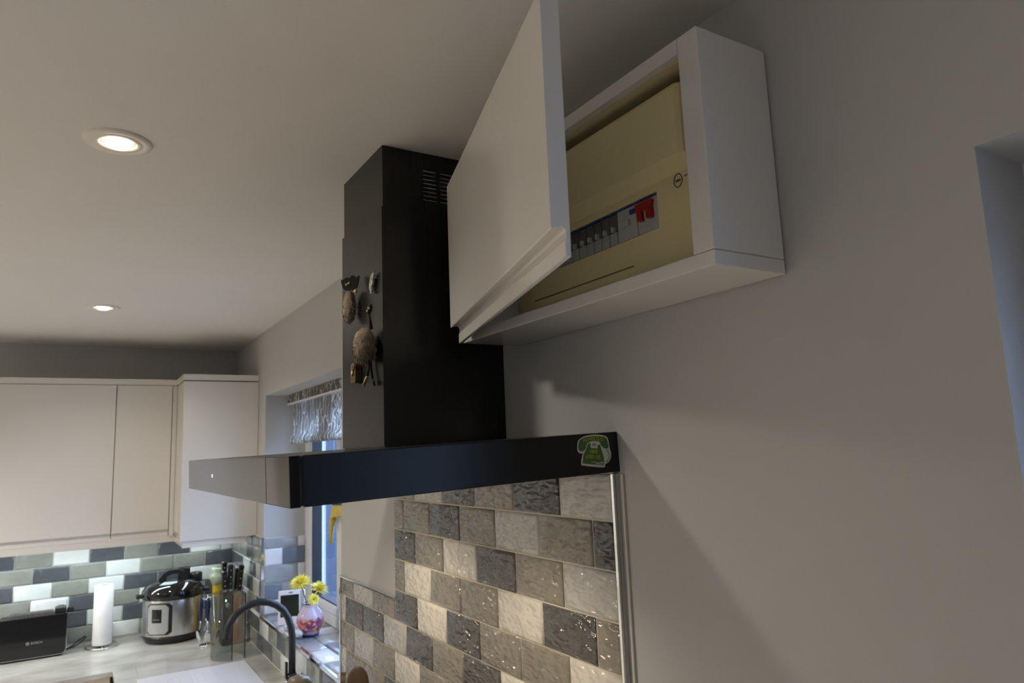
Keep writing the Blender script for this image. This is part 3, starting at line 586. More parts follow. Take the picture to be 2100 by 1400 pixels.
ap = [(-.05, .990), (-.05, 1.094), (-.0505, 1.14), (-.055, 1.172), (-.066, 1.207), (-.084, 1.236), (-.108, 1.257), (-.135, 1.270), (-.165, 1.2755), (-.196, 1.272), (-.222, 1.263), (-.245, 1.248), (-.262, 1.228), (-.273, 1.205), (-.28, 1.167)]
B().tube([(x, 2.765, z) for x, z in ap], 0.0128, 14).build('spout', M_hose, tp)
B().lathe([(0.020, 0.986), (0.020, 1.0), (0.014, 1.012)], (-0.05, 2.765, 0), 20).build('collar', M_blk, tp)
B().box(-0.0745, -0.0665, 2.758, 2.772, 0.995, 1.052, c=0.001).build('lever', M_blk, tp)

# ------------------------------------------------------------------ things on the far worktop
M_logo = mat('grey_print', s2l((150, 150, 150)), 0.4, noise=(20, 0.02))
to = thing('toaster', 'black gloss two-slice toaster with silver edge strip, left on the worktop', 'toaster', (-0.89, 4.10, ZW))
tx0, tx1, ty0, ty1 = -1.022, -0.757, 4.035, 4.165
pl = [(x-0.8895, z) for x, z in []]
def rprism(w_, z0, z1_, r, yy0, yy1, xc):
    p = [(xc-w_/2, z1_), (xc-w_/2, z0+r)]+[(xc-w_/2+r-r*math.cos(q), z0+r-r*math.sin(q)) for q in [math.pi/2*i/6 for i in range(1, 7)]]
    p += [(xc+w_/2-r+r*math.sin(q), z0+r-r*math.cos(q)) for q in [math.pi/2*i/6 for i in range(0, 7)]]+[(xc+w_/2, z1_)]
    n = len(p); b = B(); return b.add([(x, yy0, z) for x, z in p]+[(x, yy1, z) for x, z in p], [tuple(range(n)), tuple(range(n, 2*n))]+[(i, (i+1) % n, n+(i+1) % n, n+i) for i in range(n)])
xc = (tx0+tx1)/2; w_ = tx1-tx0
rprism(w_-0.004, 0.936, 1.111, 0.022, ty0, ty0+0.006, xc).build('front_panel', M_blkgl, to)
rprism(w_, 0.933, 1.113, 0.024, ty0+0.0062, ty0+0.010, xc).build('edge_strip', M_chrome, to)
rprism(w_-0.006, 0.938, 1.108, 0.02, ty0+0.0102, ty1, xc).build('body', M_blk, to)
B().box(tx0+0.01, tx1-0.015, ty0+0.02, ty1-0.01, ZW+0.0003, 0.938).build('base', M_blk, to)
hs = B()
for i in range(20): hs.box(tx0+0.012+i*0.0128, tx0+0.018+i*0.0128, ty0+0.001, ty0+0.006, 1.111, 1.1135)
hs.build('perforation', M_chrome, to)
rk = B()
for yy in (4.075, 4.10, 4.125): rk.box(-0.985, -0.815, yy, yy+0.004, 1.108, 1.124, c=0.001)
for xx in (-0.985, -0.82): rk.box(xx, xx+0.006, 4.07, 4.13, 1.108, 1.118)
rk.build('bread_rack', M_steel, to)
B().box(-0.81, -0.764, 4.07, 4.14, 1.109, 1.133, c=0.003).build('control_block', M_blk, to); B().box(tx1-0.004, tx1+0.024, 4.085, 4.11, 1.105, 1.128, c=0.004).build('lever', M_blk, to)
vs, fs = textmesh('BOSCH', 0.0135); B().add([(-0.873+v.x*1.02, ty0-0.0004, 0.999+v.y) for v in vs], fs).build('lettering', M_logo, to, recalc=False)
B().tube([(-0.9075+0.006*math.cos(q), ty0-0.0003, 0.999+0.006*math.sin(q)) for q in [2*math.pi*i/18 for i in range(18)]], 0.0009, 5, True).box(-0.9105, -0.9045, ty0-0.0008, ty0, 0.9965, 1.0015).build('emblem', M_logo, to)
ck = thing('power_socket', 'white double power socket on the tiles behind the toaster', 'socket', (-0.838, 4.207, 1.117))
B().box(-0.912, -0.766, 4.198, 4.2085, 1.07, 1.152, c=0.003).build('faceplate', M_upvc, ck)
for xx in (-0.885, -0.80): B().box(xx, xx+0.012, 4.1955, 4.199, 1.125, 1.145, c=0.001).build('switch', M_upvc, ck)
pg = thing('power_plug', 'black plug and looped cable beside the toaster', 'plug', (-0.70, 4.17, ZW))
B().tube([(-0.757, 4.13, 0.931), (-0.735, 4.165, 0.934), (-0.708, 4.185, 0.952), (-0.682, 4.19, 0.966), (-0.676, 4.185, 0.963), (-0.697, 4.175, 0.944), (-0.73, 4.16, 0.93), (-0.757, 4.15, 0.9285)], 0.0032, 7).build('cable', M_blk, pg)
B().box(-0.80, -0.772, 4.172, 4.1965, 1.098, 1.128, c=0.004).build('plug_body', M_blk, pg)
rh = thing('roll_holder', 'chrome wire ring stand under the kitchen roll', 'holder', (-0.612, 4.095, ZW))
ring = [(-0.612+0.069*math.cos(q), 4.095+0.085*math.sin(q), ZW+0.006) for q in [2*math.pi*i/40 for i in range(40)]]
B().tube(ring, 0.003, 8, True).build('ring', M_chrome, rh); B().tube([(-0.612, 4.01, ZW+0.004), (-0.612, 4.18, ZW+0.004)], 0.003, 8).build('crossbar', M_chrome, rh)
B().tube([(-0.612, 4.095, ZW+0.004), (-0.612, 4.095, 1.195)], 0.004, 8).build('stem', M_chrome, rh)
M_paper = mat('white_paper', s2l((236, 236, 236)), 0.9, noise=(30, 0.03), bump=(180, 0.15, 0.001))
kr = thing('kitchen_roll', 'upright white kitchen paper roll between toaster and pressure cooker', 'paper roll', (-0.612, 4.095, ZW+0.012))
B().lathe([(0.019, 0.0), (0.0405, 0.0), (0.042, 0.003), (0.0418, 0.27), (0.0405, 0.273), (0.0195, 0.273), (0.019, 0.0)], (-0.612, 4.095, ZW+0.0125), 36, cap=False).build('paper', M_paper, kr)
B().lathe([(0.0175, 0.001), (0.0187, 0.001), (0.0187, 0.272), (0.0175, 0.272), (0.0175, 0.001)], (-0.612, 4.095, ZW+0.0125), 24, cap=False).build('core', mat('cardboard', s2l((150, 125, 95)), 0.9, noise=(30, 0.1)), kr)

# pressure cooker
pcx, pcy = -0.312, 4.035
pc = thing('pressure_cooker', 'round stainless electric pressure cooker with black lid on the worktop', 'pressure cooker', (pcx, pcy, ZW))
B().lathe([(0.10, ZW+0.0005), (0.118, ZW+0.002), (0.128, 0.938), (0.135, 0.962)], (pcx, pcy, 0), 48).build('base', M_blk, pc)
B().lathe([(0.1345, 0.9622), (0.136, 0.966), (0.136, 1.125), (0.134, 1.13)], (pcx, pcy, 0), 64).build('body', M_steel, pc)
B().lathe([(0.139, 1.130), (0.143, 1.135), (0.143, 1.156), (0.139, 1.168), (0.125, 1.186), (0.10, 1.200), (0.06, 1.208), (0.0, 1.21)], (pcx, pcy, 0), 56, cap=False).build('lid', M_blkgl, pc)
hb = B(); L = 0.07
op = [(-L, 1.196), (-L*0.95, 1.218), (-L*0.7, 1.242), (-L*0.3, 1.254), (L*0.3, 1.254), (L*0.7, 1.242), (L*0.95, 1.218), (L, 1.196), (L*0.5, 1.205), (L*0.48, 1.224), (L*0.2, 1.235), (-L*0.2, 1.235), (-L*0.48, 1.224), (-L*0.5, 1.205)]
q1 = [(pcx+a, pcy-0.018, z) for a, z in op]; q2 = [(pcx+a, pcy+0.018, z) for a, z in op]; n = len(op)
idx = [(0, 1, 12, 13), (1, 2, 12), (2, 3, 11, 12), (3, 4, 10, 11), (4, 5, 9, 10), (5, 6, 9), (6, 7, 8, 9)]
hb.add(q1+q2, [tuple(i) for i in idx]+[tuple(i+n for i in f) for f in idx]+[(i, (i+1) % n, n+(i+1) % n, n+i) for i in range(n)]); hb.build('lid_handle', M_blk, pc)
B().lathe([(0.03, 1.17), (0.03, 1.222), (0.026, 1.228)], (pcx+0.105, pcy+0.02, 0), 20).build('valve_housing', M_blk, pc)
B().box(pcx+0.03, pcx+0.085, pcy+0.07, pcy+0.11, 1.185, 1.25, c=0.006).build('steam_valve', M_blk, pc)
lbl = B().prism([(-0.055, 0.0), (0.02, 0.0), (0.03, 0.03), (-0.03, 0.035)], 0.001, (pcx-0.02, pcy-0.10, 1.1985), (1, 0, 0), (0, 0.95, 0.25)); lbl.build('lid_label', mat('pale_label', s2l((170, 184, 198)), 0.3, noise=(60, 0.1)), pc)
for sg in (-1, 1): B().box(pcx+sg*0.15-0.016, pcx+sg*0.15+0.016, pcy-0.03, pcy+0.03, 1.137, 1.150, c=0.004).build('side_handle', M_blk, pc)
# curved control panel
def curved(a0, a1, z0, z1_, r, r_in, n=10, rr=0.0):
    b = B(); vs = []
    for i in range(n+1):
        q = a0+(a1-a0)*i/n; e_ = min(i, n-i)/n; dz = rr*max(0, 1-e_*n/2.0) if rr else 0
        for rad in (r, r_in):
            for z in (z0+dz, z1_-dz): vs.append((pcx+rad*math.sin(q), pcy-rad*math.cos(q), z))
    fs = []
    for i in range(n):
        o = 4*i; fs += [(o, o+4, o+5, o+1), (o+2, o+3, o+7, o+6), (o+1, o+5, o+7, o+3), (o, o+2, o+6, o+4)]
    fs += [(0, 1, 3, 2), (4*n, 4*n+2, 4*n+3, 4*n+1)]
    b.add(vs, fs); return b
A0 = -0.98
curved(A0-0.03, A0+0.86, 0.973, 1.118, 0.1395, 0.1355, 14, 0.012).build('panel_surround', M_blk, pc)
curved(A0, A0+0.74, 0.978, 1.112, 0.1415, 0.138, 14, 0.014).build('control_panel', mat('silver_panel', s2l((176, 178, 178)), 0.35, metal=0.3, noise=(40, 0.05)), pc)
ds = curved(A0+0.18, A0+0.52, 1.03, 1.092, 0.1425, 0.1405, 8).build('display', M_blkgl, pc)
for k in range(4): curved(A0+0.24+k*0.06, A0+0.275+k*0.06, 1.043, 1.047, 0.1429, 0.1424, 2).build('digit', M_logo, ds)

# cutlery stand with hanging spoons
cs = thing('cutlery_stand', 'small chrome wire stand holding blue-handled cutlery', 'stand', (-0.19, 3.77, ZW))
B().lathe([(0.034, ZW+0.0005), (0.034, ZW+0.005), (0.03, ZW+0.007)], (-0.19, 3.77, 0), 28).build('base', M_chrome, cs)
B().tube([(-0.19, 3.77, ZW+0.005), (-0.19, 3.77, 1.155)], 0.0035, 8).build('post', M_chrome, cs)
B().tube([(-0.19+0.027*math.cos(q), 3.77+0.027*math.sin(q), 1.138) for q in [2*math.pi*i/24 for i in range(24)]], 0.0022, 7, True).tube([(-0.217, 3.77, 1.138), (-0.163, 3.77, 1.138)], 0.002, 6).build('hanger', M_chrome, cs)
M_navy = mat('navy_plastic', s2l((30, 34, 74)), 0.3, noise=(20, 0.08))
CL = ['blue-handled spoon on the stand, bowl nearest the pressure cooker', 'blue-handled dessert spoon at the front of the hanging cutlery', 'blue-handled teaspoon nearest the knife block', 'blue-handled fork at the back of the hanging cutlery']
for i, (ang, kind) in enumerate(((200, 's'), (265, 's'), (335, 's'), (90, 'f'))):
    q = math.radians(ang); x, y = -0.19+0.0335*math.cos(q), 3.77+0.0335*math.sin(q); ox, oy = math.cos(q), math.sin(q)
    sp = thing('spoon' if kind == 's' else 'fork', CL[i], 'cutlery', (x, y, 1.05), 'blue-handled cutlery on the stand')
    B().tube([(x, y, 1.146), (x, y, 1.125), (x, y, 1.08), (x, y, 1.045)], [0.006, 0.0085, 0.0075, 0.0055], 10).build('handle', M_navy, sp)
    B().tube([(x, y, 1.046), (x+ox*.002, y+oy*.002, 1.02), (x+ox*.005, y+oy*.005, 1.0)], [0.003, 0.0022, 0.003], 7).build('neck', M_chrome, sp)
    if kind == 's': B().sphere((x+ox*.010, y+oy*.010, 0.975), (0.006, 0.016, 0.029), 14, Matrix.Rotation(q, 4, 'Z') @ Matrix.Rotation(0.3, 4, 'Y')).build('bowl', M_chrome, sp)
    else:
        fk = B().box(x-0.011, x+0.011, y-0.0012, y+0.0012, 0.985, 1.003, c=0.001)
        for k in range(4): fk.box(x-0.011+k*0.0062, x-0.0078+k*0.0062, y-0.0012, y+0.0012, 0.955, 0.986)
        fk.build('tines', M_chrome, sp)

# yellow jar with a clipped plastic bag
jr = thing('storage_jar', 'yellow storage jar topped with a crumpled pale green plastic bag, in the corner', 'jar', (-0.118, 3.95, ZW))
M_yel = mat('yellow_contents', s2l((196, 168, 50)), 0.35, noise=(40, 0.15)); M_bag = mat('pale_green_film', s2l((206, 212, 196)), 0.25, noise=(38, 0.3), rgb2=s2l((150, 172, 140)), trans=0.35)
B().lathe([(0.024, ZW+0.0005), (0.026, ZW+0.004), (0.026, 1.185), (0.024, 1.19), (0.022, 1.192)], (-0.118, 3.95, 0), 28).build('body', M_yel, jr)
bg_ = B().lathe([(0.027, 1.17), (0.036, 1.185), (0.043, 1.205), (0.040, 1.222), (0.028, 1.232), (0.034, 1.246), (0.024, 1.252), (0.0, 1.250)], (-0.118, 3.95, 0), 20, cap=False)
bg_.v = [(x+random.uniform(-.004, .004), y+random.uniform(-.004, .004), z+random.uniform(-.005, .005)) for x, y, z in bg_.v]
bg_.build('bag', M_bag, jr)

# knife block with knives
M_wal = mat('dark_walnut', s2l((66, 54, 44)), 0.4, noise=(18, 0.25), stretch=(1, 1, 0.15)); M_oak = mat('light_beech', s2l((176, 136, 104)), 0.45, noise=(20, 0.15), stretch=(1, 1, 0.2))
kb = thing('knife_block', 'upright dark wooden knife block with pale end and round white badge', 'knife block', (-0.088, 3.74, ZW))
B().box(-0.135, -0.088, 3.70, 3.79, ZW+0.0005, 1.165, c=0.003).build('front_block', M_wal, kb); B().box(-0.0875, -0.040, 3.70, 3.79, ZW+0.0005, 1.148, c=0.003).build('rear_block', M_oak, kb)
B().lathe([(0.0, 0.0015), (0.0095, 0.0015), (0.0095, 0)], (-0.113, 3.6998, 1.108), 18, M=Matrix.Rotation(math.pi/2, 4, 'X'), cap=False, sy=1.2).build('badge', M_upvc, kb)
KL = ['tall black-handled knife at the left front of the block', 'black-handled knife at the middle front of the block', 'black-handled knife with a bright rivet, right front of the block', 'black-handled knife at the left back of the block', 'short black-handled knife at the right back of the block']
for i, (x, y, h, a) in enumerate(((-0.122, 3.722, 0.098, -0.06), (-0.100, 3.722, 0.125, 0.0), (-0.062, 3.725, 0.135, 0.10), (-0.118, 3.768, 0.135, -0.02), (-0.066, 3.768, 0.115, 0.06))):
    zt = 1.165 if x < -0.088 else 1.148
    kn = thing('knife', KL[i], 'knife', (x, y, zt), 'knives in the block')
    Mk = Matrix.Translation((x, y, zt)) @ Matrix.Rotation(a, 4, 'Y')
    B().box(-0.0105, 0.0105, -0.016, 0.016, 0.012, h-0.012, c=0.005, M=Mk).box(-0.0115, 0.0115, -0.019, 0.020, h-0.022, h, c=0.006, M=Mk).build('handle', M_blk, kn)
    B().box(-0.007, 0.007, -0.012, 0.012, 0.0015, 0.0125, c=0.002, M=Mk).build('bolster', M_chrome, kn)
    rb = B()
    for k in (0.3, 0.55, 0.8): rb.lathe([(0.003, -0.0002), (0.003, 0.0008)], (0, 0, 0), 10, M=Mk @ Matrix.Translation((0, -0.0162, h*k)) @ Matrix.Rotation(math.pi/2, 4, 'X'))
    rb.build('rivet', M_chrome, kn)

# smoked acrylic stand: one bent sheet, open towards the room
M_smoke = glassmat('smoked_acrylic', (0.80, 0.825, 0.815))
ac = thing('acrylic_stand', 'smoked clear acrylic curved stand with black edges in front of the knife block', 'stand', (-0.15, 3.48, ZW))
path = [(-0.141, 3.418)]+[(-0.150+0.066*math.cos(q)*0.98, 3.49+0.073*math.sin(q)) for q in [math.radians(d) for d in range(262, 85, -9)]]
path = [(-0.141, 3.418), (-0.165, 3.424), (-0.190, 3.44), (-0.208, 3.468), (-0.213, 3.50), (-0.205, 3.535), (-0.185, 3.56), (-0.155, 3.572), (-0.122, 3.565), (-0.10, 3.54), (-0.089, 3.50), (-0.087, 3.46), (-0.087, 3.424)]
ab = B(); zt = 1.20; th = 0.0035; nn = len(path); vs = []
for i, (x, y) in enumerate(path):
    a = Vector(path[max(0, i-1)]); b_ = Vector(path[min(nn-1, i+1)]); t_ = (b_-a).normalized(); nrm = Vector((-t_.y, t_.x))*th
    for z in (ZW+0.0006, zt): vs += [(x, y, z), (x+nrm.x, y+nrm.y, z)]
fs = []
for i in range(nn-1):
    o = 4*i; fs += [(o, o+4, o+6, o+2), (o+1, o+3, o+7, o+5), (o+2, o+6, o+7, o+3)]
ab.add(vs, fs, True); ab.build('sheet', M_smoke, ac, recalc=False)
for x, y in (path[0], path[-1]): B().box(x-0.0022, x+0.0022, y-0.003, y+0.001, ZW+0.0006, zt, c=0.001).build('edge', M_blkgl, ac)

# ------------------------------------------------------------------ things on the window sill
ZS = 1.083
dv = thing('home_monitor', 'small white tablet-like monitor with dark screen leaning on the window sill', 'monitor', (0.05, 3.2, ZS))
Md = Matrix.Translation((0.056, 3.19, ZS+0.002)) @ Matrix.Rotation(math.radians(-14), 4, 'Z') @ Matrix.Rotation(math.radians(-22), 4, 'X')
M_dev = mat('pearl_plastic', s2l((206, 202, 204)), 0.35, noise=(20, 0.02))
B().box(-0.056, 0.056, 0.0, 0.030, 0.0, 0.145, c=0.004, M=Md).build('case', M_dev, dv)
B().box(-0.046, 0.030, -0.0008, 0.002, 0.034, 0.124, M=Md).build('screen', mat('dark_screen', (0.010, 0.014, 0.012), 0.12, noise=(20, 0.1)), dv)
B().box(0.036, 0.052, -0.0006, 0.002, 0.008, 0.138, M=Md).build('speaker_strip', mat('grey_fabric', s2l((150, 146, 142)), 0.7, noise=(300, 0.1)), dv)
B().box(-0.012, 0.004, -0.0009, 0.001, 0.131, 0.136, M=Md).build('maker_mark', M_dgrey, dv)
B().box(-0.045, 0.045, 0.03, 0.07, 0.012, 0.02, M=Matrix.Translation((0.056, 3.19, ZS-0.0115)) @ Matrix.Rotation(math.radians(-14), 4, 'Z')).build('foot', M_dev, dv)

vx, vy = 0.072, 2.965
va = thing('flower_vase', 'lilac floral china vase with blue rim and foot on the window sill', 'vase', (vx, vy, ZS))
def vasemat():
    m = mat('lilac_china', s2l((196, 180, 208)), 0.15, coat=0.4); nt = m.node_tree; b = nt.nodes['Principled BSDF']
    geo = nt.nodes.new('ShaderNodeTexCoord'); sp = nt.nodes.new('ShaderNodeSeparateXYZ'); nt.links.new(geo.outputs['Generated'], sp.inputs[0])
    vo = nt.nodes.new('ShaderNodeTexVoronoi'); vo.inputs['Scale'].default_value = 11.0; nt.links.new(geo.outputs['Generated'], vo.inputs['Vector'])
    cr = nt.nodes.new('ShaderNodeValToRGB'); cr.color_ramp.interpolation = 'CONSTANT'
    cols = [(0.0, (176, 62, 50)), (0.18, (206, 120, 110)), (0.34, (120, 84, 160)), (0.5, (164, 50, 90)), (0.64, (214, 170, 150)), (0.78, (96, 70, 140)), (0.9, (190, 90, 60))]
    cr.color_ramp.elements[0].color = (*s2l(cols[0][1]), 1); cr.color_ramp.elements[1].position = cols[1][0]; cr.color_ramp.elements[1].color = (*s2l(cols[1][1]), 1)
    for p, c in cols[2:]: e_ = cr.color_ramp.elements.new(p); e_.color = (*s2l(c), 1)
    sc = nt.nodes.new('ShaderNodeSeparateColor'); nt.links.new(vo.outputs['Color'], sc.inputs[0]); nt.links.new(sc.outputs[0], cr.inputs[0])
    n = nt.nodes.new('ShaderNodeTexNoise'); n.inputs['Scale'].default_value = 4; nt.links.new(geo.outputs['Generated'], n.inputs['Vector'])
    # flowers cover the belly between a wavy lower and upper line
    ad = nt.nodes.new('ShaderNodeMath'); ad.operation = 'MULTIPLY_ADD'; ad.inputs[1].default_value = 0.5; nt.links.new(n.outputs[0], ad.inputs[0]); nt.links.new(sp.outputs['Z'], ad.inputs[2])
    msk = nt.nodes.new('ShaderNodeValToRGB'); nt.links.new(ad.outputs[0], msk.inputs[0]); e = msk.color_ramp.elements
    e[0].position = 0.33; e[0].color = (0, 0, 0, 1); e[1].position = 0.37; e[1].color = (1, 1, 1, 1); k = e.new(0.72); k.color = (1, 1, 1, 1); k = e.new(0.80); k.color = (0, 0, 0, 1)
    mx = nt.nodes.new('ShaderNodeMix'); mx.data_type = 'RGBA'; nt.links.new(msk.outputs[0], mx.inputs[0]); mx.inputs[6].default_value = (*s2l((200, 186, 212)), 1); nt.links.new(cr.outputs[0], mx.inputs[7])
    nt.links.new(mx.outputs[2], b.inputs['Base Color']); return m
B().lathe([(0.033, ZS+0.0085), (0.040, ZS+0.02), (0.051, ZS+0.045), (0.0535, ZS+0.062), (0.050, ZS+0.08), (0.040, ZS+0.098), (0.031, ZS+0.108), (0.028, ZS+0.118), (0.031, ZS+0.124), (0.028, ZS+0.123), (0.025, ZS+0.117), (0.027, ZS+0.108), (0.036, ZS+0.095)], (vx, vy, 0), 40, cap=False).build('body', vasemat(), va)
M_cob = mat('cobalt_glaze', s2l((40, 46, 110)), 0.15, noise=(20, 0.1), coat=0.3)
B().lathe([(0.031, ZS+0.0005), (0.034, ZS+0.002), (0.036, ZS+0.0085), (0.030, ZS+0.0088)], (vx, vy, 0), 40).build('foot_band', M_cob, va)
B().tube([(vx+0.0305*math.cos(q), vy+0.0305*math.sin(q), ZS+0.1245) for q in [2*math.pi*i/32 for i in range(32)]], 0.002, 8, True).build('rim_band', M_cob, va)
M_pet = mat('yellow_petal', s2l((250, 240, 122)), 0.6, noise=(120, 0.06)); M_stem = mat('green_stem', s2l((74, 92, 50)), 0.5, noise=(40, 0.15))
def chrys(lab, c, nrm, R, base):
    fl_ = thing('chrysanthemum', lab, 'flower', base, 'yellow chrysanthemums in the vase'); c = Vector(c); nrm = Vector(nrm).normalized()
    b = B(); a = nrm.orthogonal().normalized(); bt = nrm.cross(a)
    for ring_ in range(6):
        n_p = 26-ring_*2; lift = 0.05+ring_*0.24; ln = R*(1-ring_*0.09)
        for i in range(n_p):
            q = 2*math.pi*(i+0.5*(ring_ % 2))/n_p+random.uniform(-.08, .08); d = a*math.cos(q)+bt*math.sin(q); s_ = nrm.cross(d); l2 = lift+random.uniform(-.1, .1); w2 = 0.0034
            p0 = c+d*0.003; p1 = c+(d*math.cos(l2)+nrm*math.sin(l2))*ln*0.6; p2 = c+(d*math.cos(l2)+nrm*math.sin(l2*1.15))*ln*random.uniform(0.88, 1.05)-nrm*0.002
            b.add([p0-s_*w2*.5, p0+s_*w2*.5, p1+s_*w2, p1-s_*w2, p2], [(0, 1, 2, 3), (3, 2, 4)])
    pt = b.build('petals', M_pet, fl_, recalc=False); pt['kind'] = 'stuff'
    B().sphere(c-nrm*0.003, (0.007, 0.007, 0.005), 10).build('calyx', M_stem, fl_)
    bs_ = Vector(base); B().tube([bs_, bs_.lerp(c, 0.5)+Vector((0.002, 0, 0.004)), c-nrm*0.004], 0.0022, 7).build('stem', M_stem, fl_)
chrys('yellow chrysanthemum in the vase, the one leaning towards the monitor', (0.042, 3.00, 1.283), (-0.35, -0.35, 0.85), 0.050, (0.066, 2.97, 1.165))
chrys('yellow chrysanthemum in the vase, the one leaning towards the window pane', (0.106, 2.96, 1.258), (0.35, -0.35, 0.85), 0.046, (0.080, 2.962, 1.165))
chrys('drooping yellow chrysanthemum at the front middle of the vase', (0.062, 2.885, 1.234), (-0.15, -0.95, 0.15), 0.026, (0.073, 2.952, 1.2085))
dish = thing('pebble_dish', 'shallow clear dish of tiny pale pebbles on the front of the sill', 'dish', (0.030, 3.10, ZS))
B().lathe([(0.020, ZS+0.0005), (0.028, ZS+0.002), (0.031, ZS+0.016), (0.0295, ZS+0.016), (0.026, ZS+0.004), (0.0, ZS+0.003)], (0.032, 3.10, 0), 28, cap=False, sy=1.5).build('bowl', mat('clear_dish', (0.8, 0.84, 0.86), 0.08, noise=(10, 0.02), trans=0.6), dish)
pb = B()
for i in range(60):
    q = random.uniform(0, 6.28); rr = 0.022*math.sqrt(random.random()); pb.sphere((0.032+rr*math.cos(q), 3.10+1.4*rr*math.sin(q), ZS+0.010+random.uniform(-.002, .005)), random.uniform(.003, .005), 6, jit=0.15)
pbo = pb.build('pebbles', mat('pale_pebble', s2l((170, 172, 172)), 0.4, noise=(300, 0.3)), dish); pbo['kind'] = 'stuff'
so = thing('soap_block', 'rounded pale blue-white soap bar at the foot of the vase', 'soap', (0.026, 2.99, ZS))
B().sphere((0.022, 2.955, ZS+0.0175), (0.018, 0.03, 0.017), 16).build('bar', mat('soap', s2l((206, 216, 232)), 0.35, noise=(30, 0.03)), so)

# ------------------------------------------------------------------ blind
def blindmat():
    m = bpy.data.materials.new('branch_print_fabric'); m.use_nodes = True; nt = m.node_tree; b = nt.nodes['Principled BSDF']; out = nt.nodes['Material Output']
    geo = nt.nodes.new('ShaderNodeNewGeometry'); n = nt.nodes.new('ShaderNodeTexNoise'); n.inputs['Scale'].default_value = 18; n.inputs['Detail'].default_value = 3
    nt.links.new(geo.outputs['Position'], n.inputs['Vector'])
    mp = nt.nodes.new('ShaderNodeMapping'); mp.inputs['Scale'].default_value = (1, 26, 6); nt.links.new(geo.outputs['Position'], mp.inputs[0])
    vm = nt.nodes.new('ShaderNodeVectorMath'); vm.operation = 'MULTIPLY_ADD'; vm.inputs[1].default_value = (1.3, 1.3, 1.3); nt.links.new(n.outputs['Color'], vm.inputs[0]); nt.links.new(mp.outputs[0], vm.inputs[2])
    vo = nt.nodes.new('ShaderNodeTexVoronoi'); vo.feature = 'DISTANCE_TO_EDGE'; vo.inputs['Scale'].default_value = 1.0; nt.links.new(vm.outputs[0], vo.inputs['Vector'])
    cr = nt.nodes.new('ShaderNodeValToRGB'); nt.links.new(vo.outputs['Distance'], cr.inputs[0]); e = cr.color_ramp.elements
    e[0].position = 0.03; e[0].color = (*s2l((232, 232, 230)), 1); e[1].position = 0.07; e[1].color = (*s2l((132, 130, 124)), 1)
    nt.links.new(cr.outputs[0], b.inputs['Base Color']); b.inputs['Roughness'].default_value = 0.85
    tr = nt.nodes.new('ShaderNodeBsdfTranslucent'); nt.links.new(cr.outputs[0], tr.inputs[0]); mx = nt.nodes.new('ShaderNodeMixShader'); mx.inputs[0].default_value = 0.5
    nt.links.new(b.outputs[0], mx.inputs[1]); nt.links.new(tr.outputs[0], mx.inputs[2]); nt.links.new(mx.outputs[0], out.inputs[0]); return m
M_bl = blindmat()
bd_ = thing('roman_blind', 'grey roman blind with white branch print half raised at the kitchen window', 'blind', (0.1, 2.9, 2.05))
B().box(0.098, 0.125, 2.36, 3.455, 2.044, 2.0815, c=0.001).build('headrail', M_bl, bd_)
B().box(0.095, 0.126, 2.36, 3.455, 2.037, 2.0435, c=0.001).build('rail_edge', M_upvc, bd_)
fp = [(0.112, 2.036), (0.111, 1.98), (0.110, 1.92), (0.109, 1.892), (0.100, 1.882), (0.095, 1.870), (0.0955, 1.856), (0.104, 1.849), (0.114, 1.852), (0.115, 1.87)]
fb_ = B(); n = len(fp); fb_.add([(x, 2.37, z) for x, z in fp]+[(x, 3.395, z) for x, z in fp], [(i, i+1, n+i+1, n+i) for i in range(n-1)], True); fb_.build('fabric', M_bl, bd_, recalc=False)
# yellow plastic squeegee hanging on the pane
yh = thing('squeegee', 'yellow plastic squeegee hanging on the window pane behind the hood', 'squeegee', (0.17, 2.95, 1.5))
M_yp = mat('yellow_plastic', s2l((206, 182, 60)), 0.35, noise=(20, 0.08))
B().tube([(0.170, 3.008, 1.425), (0.168, 2.998, 1.465), (0.165, 2.978, 1.505), (0.163, 2.955, 1.53)], [0.007, 0.008, 0.010, 0.014], 10).build('handle', M_yp, yh)
B().prism([(2.968, 1.528), (2.962, 1.562), (2.94, 1.585), (2.80, 1.592), (2.80, 1.552), (2.925, 1.540)], 0.016, (0.155, 0, 0), (0, 1, 0), (0, 0, 1)).build('head', M_yp, yh)
B().box(0.160, 0.166, 2.80, 2.962, 1.585, 1.600).build('blade', M_blk, yh)

# ------------------------------------------------------------------ utensils at the end of the hob
M_mug = mat('brown_glaze', s2l((84, 68, 54)), 0.3, noise=(25, 0.2), coat=0.2); M_mug2 = mat('taupe_glaze', s2l((116, 106, 92)), 0.3, noise=(25, 0.15), coat=0.2)
M_spoon = mat('dark_brown_wood', s2l((82, 64, 48)), 0.45, noise=(40, 0.25), stretch=(1, 1, 0.2))
up = thing('utensil_pot', 'dark utensil pot standing by the tiled wall at the end of the hob', 'pot', (-0.13, 1.86, ZW))
B().lathe([(0.052, ZW+0.0005), (0.056, ZW+0.005), (0.056, 1.075), (0.052, 1.078), (0.0515, ZW+0.012), (0.0, ZW+0.010)], (-0.13, 1.86, 0), 36, cap=False).build('body', M_mug, up)
ws = thing('wooden_spoon', 'dark brown wooden spoon with oval back towards the camera, before the tiles', 'spoon', (-0.132, 1.835, 1.0))
Mw = Matrix.Rotation(-0.34, 4, 'Z')
B().sphere((0, 0, 0), (0.0272, 0.008, 0.041), 24, Mw).xf(Matrix.Translation((-0.14, 1.79, 1.2295))).build('bowl', M_spoon, ws)
B().tube([(-0.14, 1.792, 1.20), (-0.136, 1.815, 1.08), (-0.132, 1.835, 0.95)], [0.008, 0.006, 0.007], 10).build('handle', M_spoon, ws)
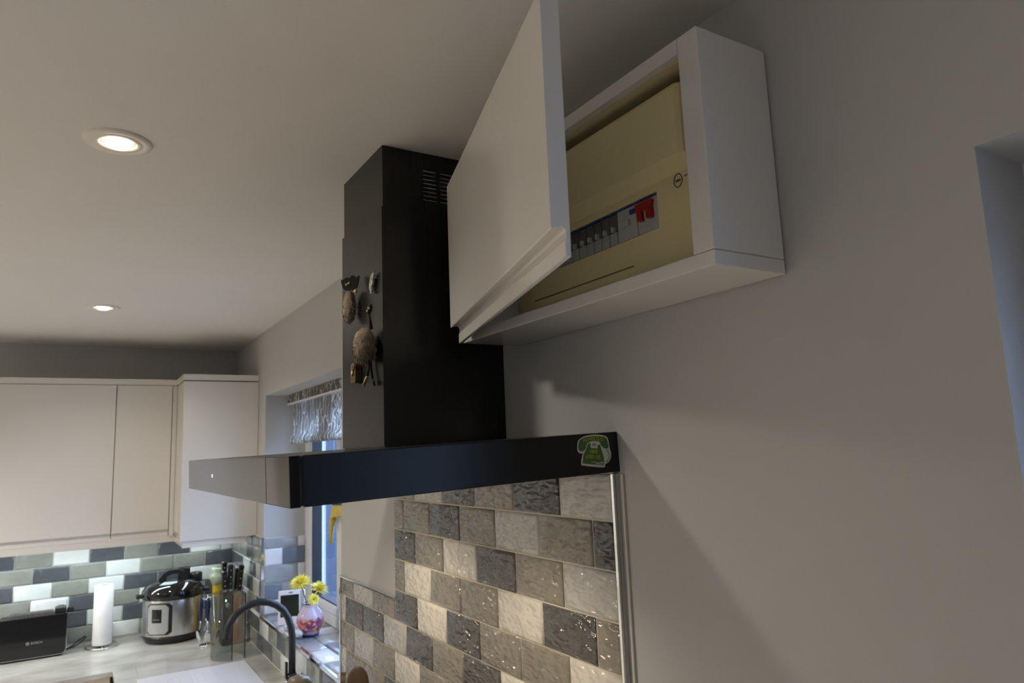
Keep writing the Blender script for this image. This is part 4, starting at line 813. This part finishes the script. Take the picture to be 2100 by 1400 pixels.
sp_ = thing('spatula', 'dark brown wooden spatula seen edge-on beside the window end of the tiles', 'spatula', (-0.135, 1.88, 1.0))
Me = Matrix.Translation((-0.14, 1.903, 1.185)) @ Matrix.Rotation(-0.345, 4, 'Z')
B().prism([(a_*0.026, b_*0.045) for a_, b_ in [(math.cos(q)*(1.0 if math.sin(q) > 0 else 0.8), math.sin(q)) for q in [2*math.pi*i/28 for i in range(28)]]], 0.012, (-0.006, 0, 0), (0, 1, 0), (0, 0, 1)).xf(Me).build('blade', M_spoon, sp_)
B().tube([(-0.14, 1.903, 1.15), (-0.136, 1.888, 1.05), (-0.133, 1.876, 0.95)], [0.0065, 0.006, 0.007], 10).build('handle', M_spoon, sp_)
for lab, x, y, r, zt in (('taupe domed storage canister behind the tap, farther from the hob', -0.155, 2.275, 0.043, 1.139), ('darker taupe domed storage canister, closer to the mug tree', -0.105, 2.16, 0.046, 1.135)):
    cn = thing('canister', lab, 'canister', (x, y, ZW), 'domed canisters beside the sink')
    B().lathe([(r*0.94, ZW+0.0005), (r, ZW+0.006), (r, zt-0.045)], (x, y, 0), 36).build('body', M_mug2, cn)
    B().lathe([(r*1.02, zt-0.0448), (r*1.02, zt-0.038), (r*0.95, zt-0.024), (r*0.7, zt-0.009), (r*0.35, zt-0.002), (0.0, zt)], (x, y, 0), 36, cap=False).build('lid', M_mug2 if x < -0.12 else M_mug, cn)

# ------------------------------------------------------------------ outside the window
M_fence = mat('blue_grey_fence_paint', s2l((64, 74, 94)), 0.7, noise=(12, 0.1))
struct(B().box(-12, 14, -16, 22, -0.25, -0.15).build('ground', mat('garden_paving', s2l((120, 128, 136)), 0.9, noise=(3, 0.1))))
fe = thing('fence', 'blue-grey painted board fence outside the kitchen window', 'fence', (3.2, 7.5, -0.15))
for i in range(26): B().box(0.6+i*0.2, 0.794+i*0.2, 7.5, 7.522, -0.15, 2.55, c=0.003).build('board', M_fence, fe)
for z in (0.2, 1.2, 2.2): B().box(0.6, 5.8, 7.523, 7.563, z, z+0.08).build('rail', M_fence, fe)
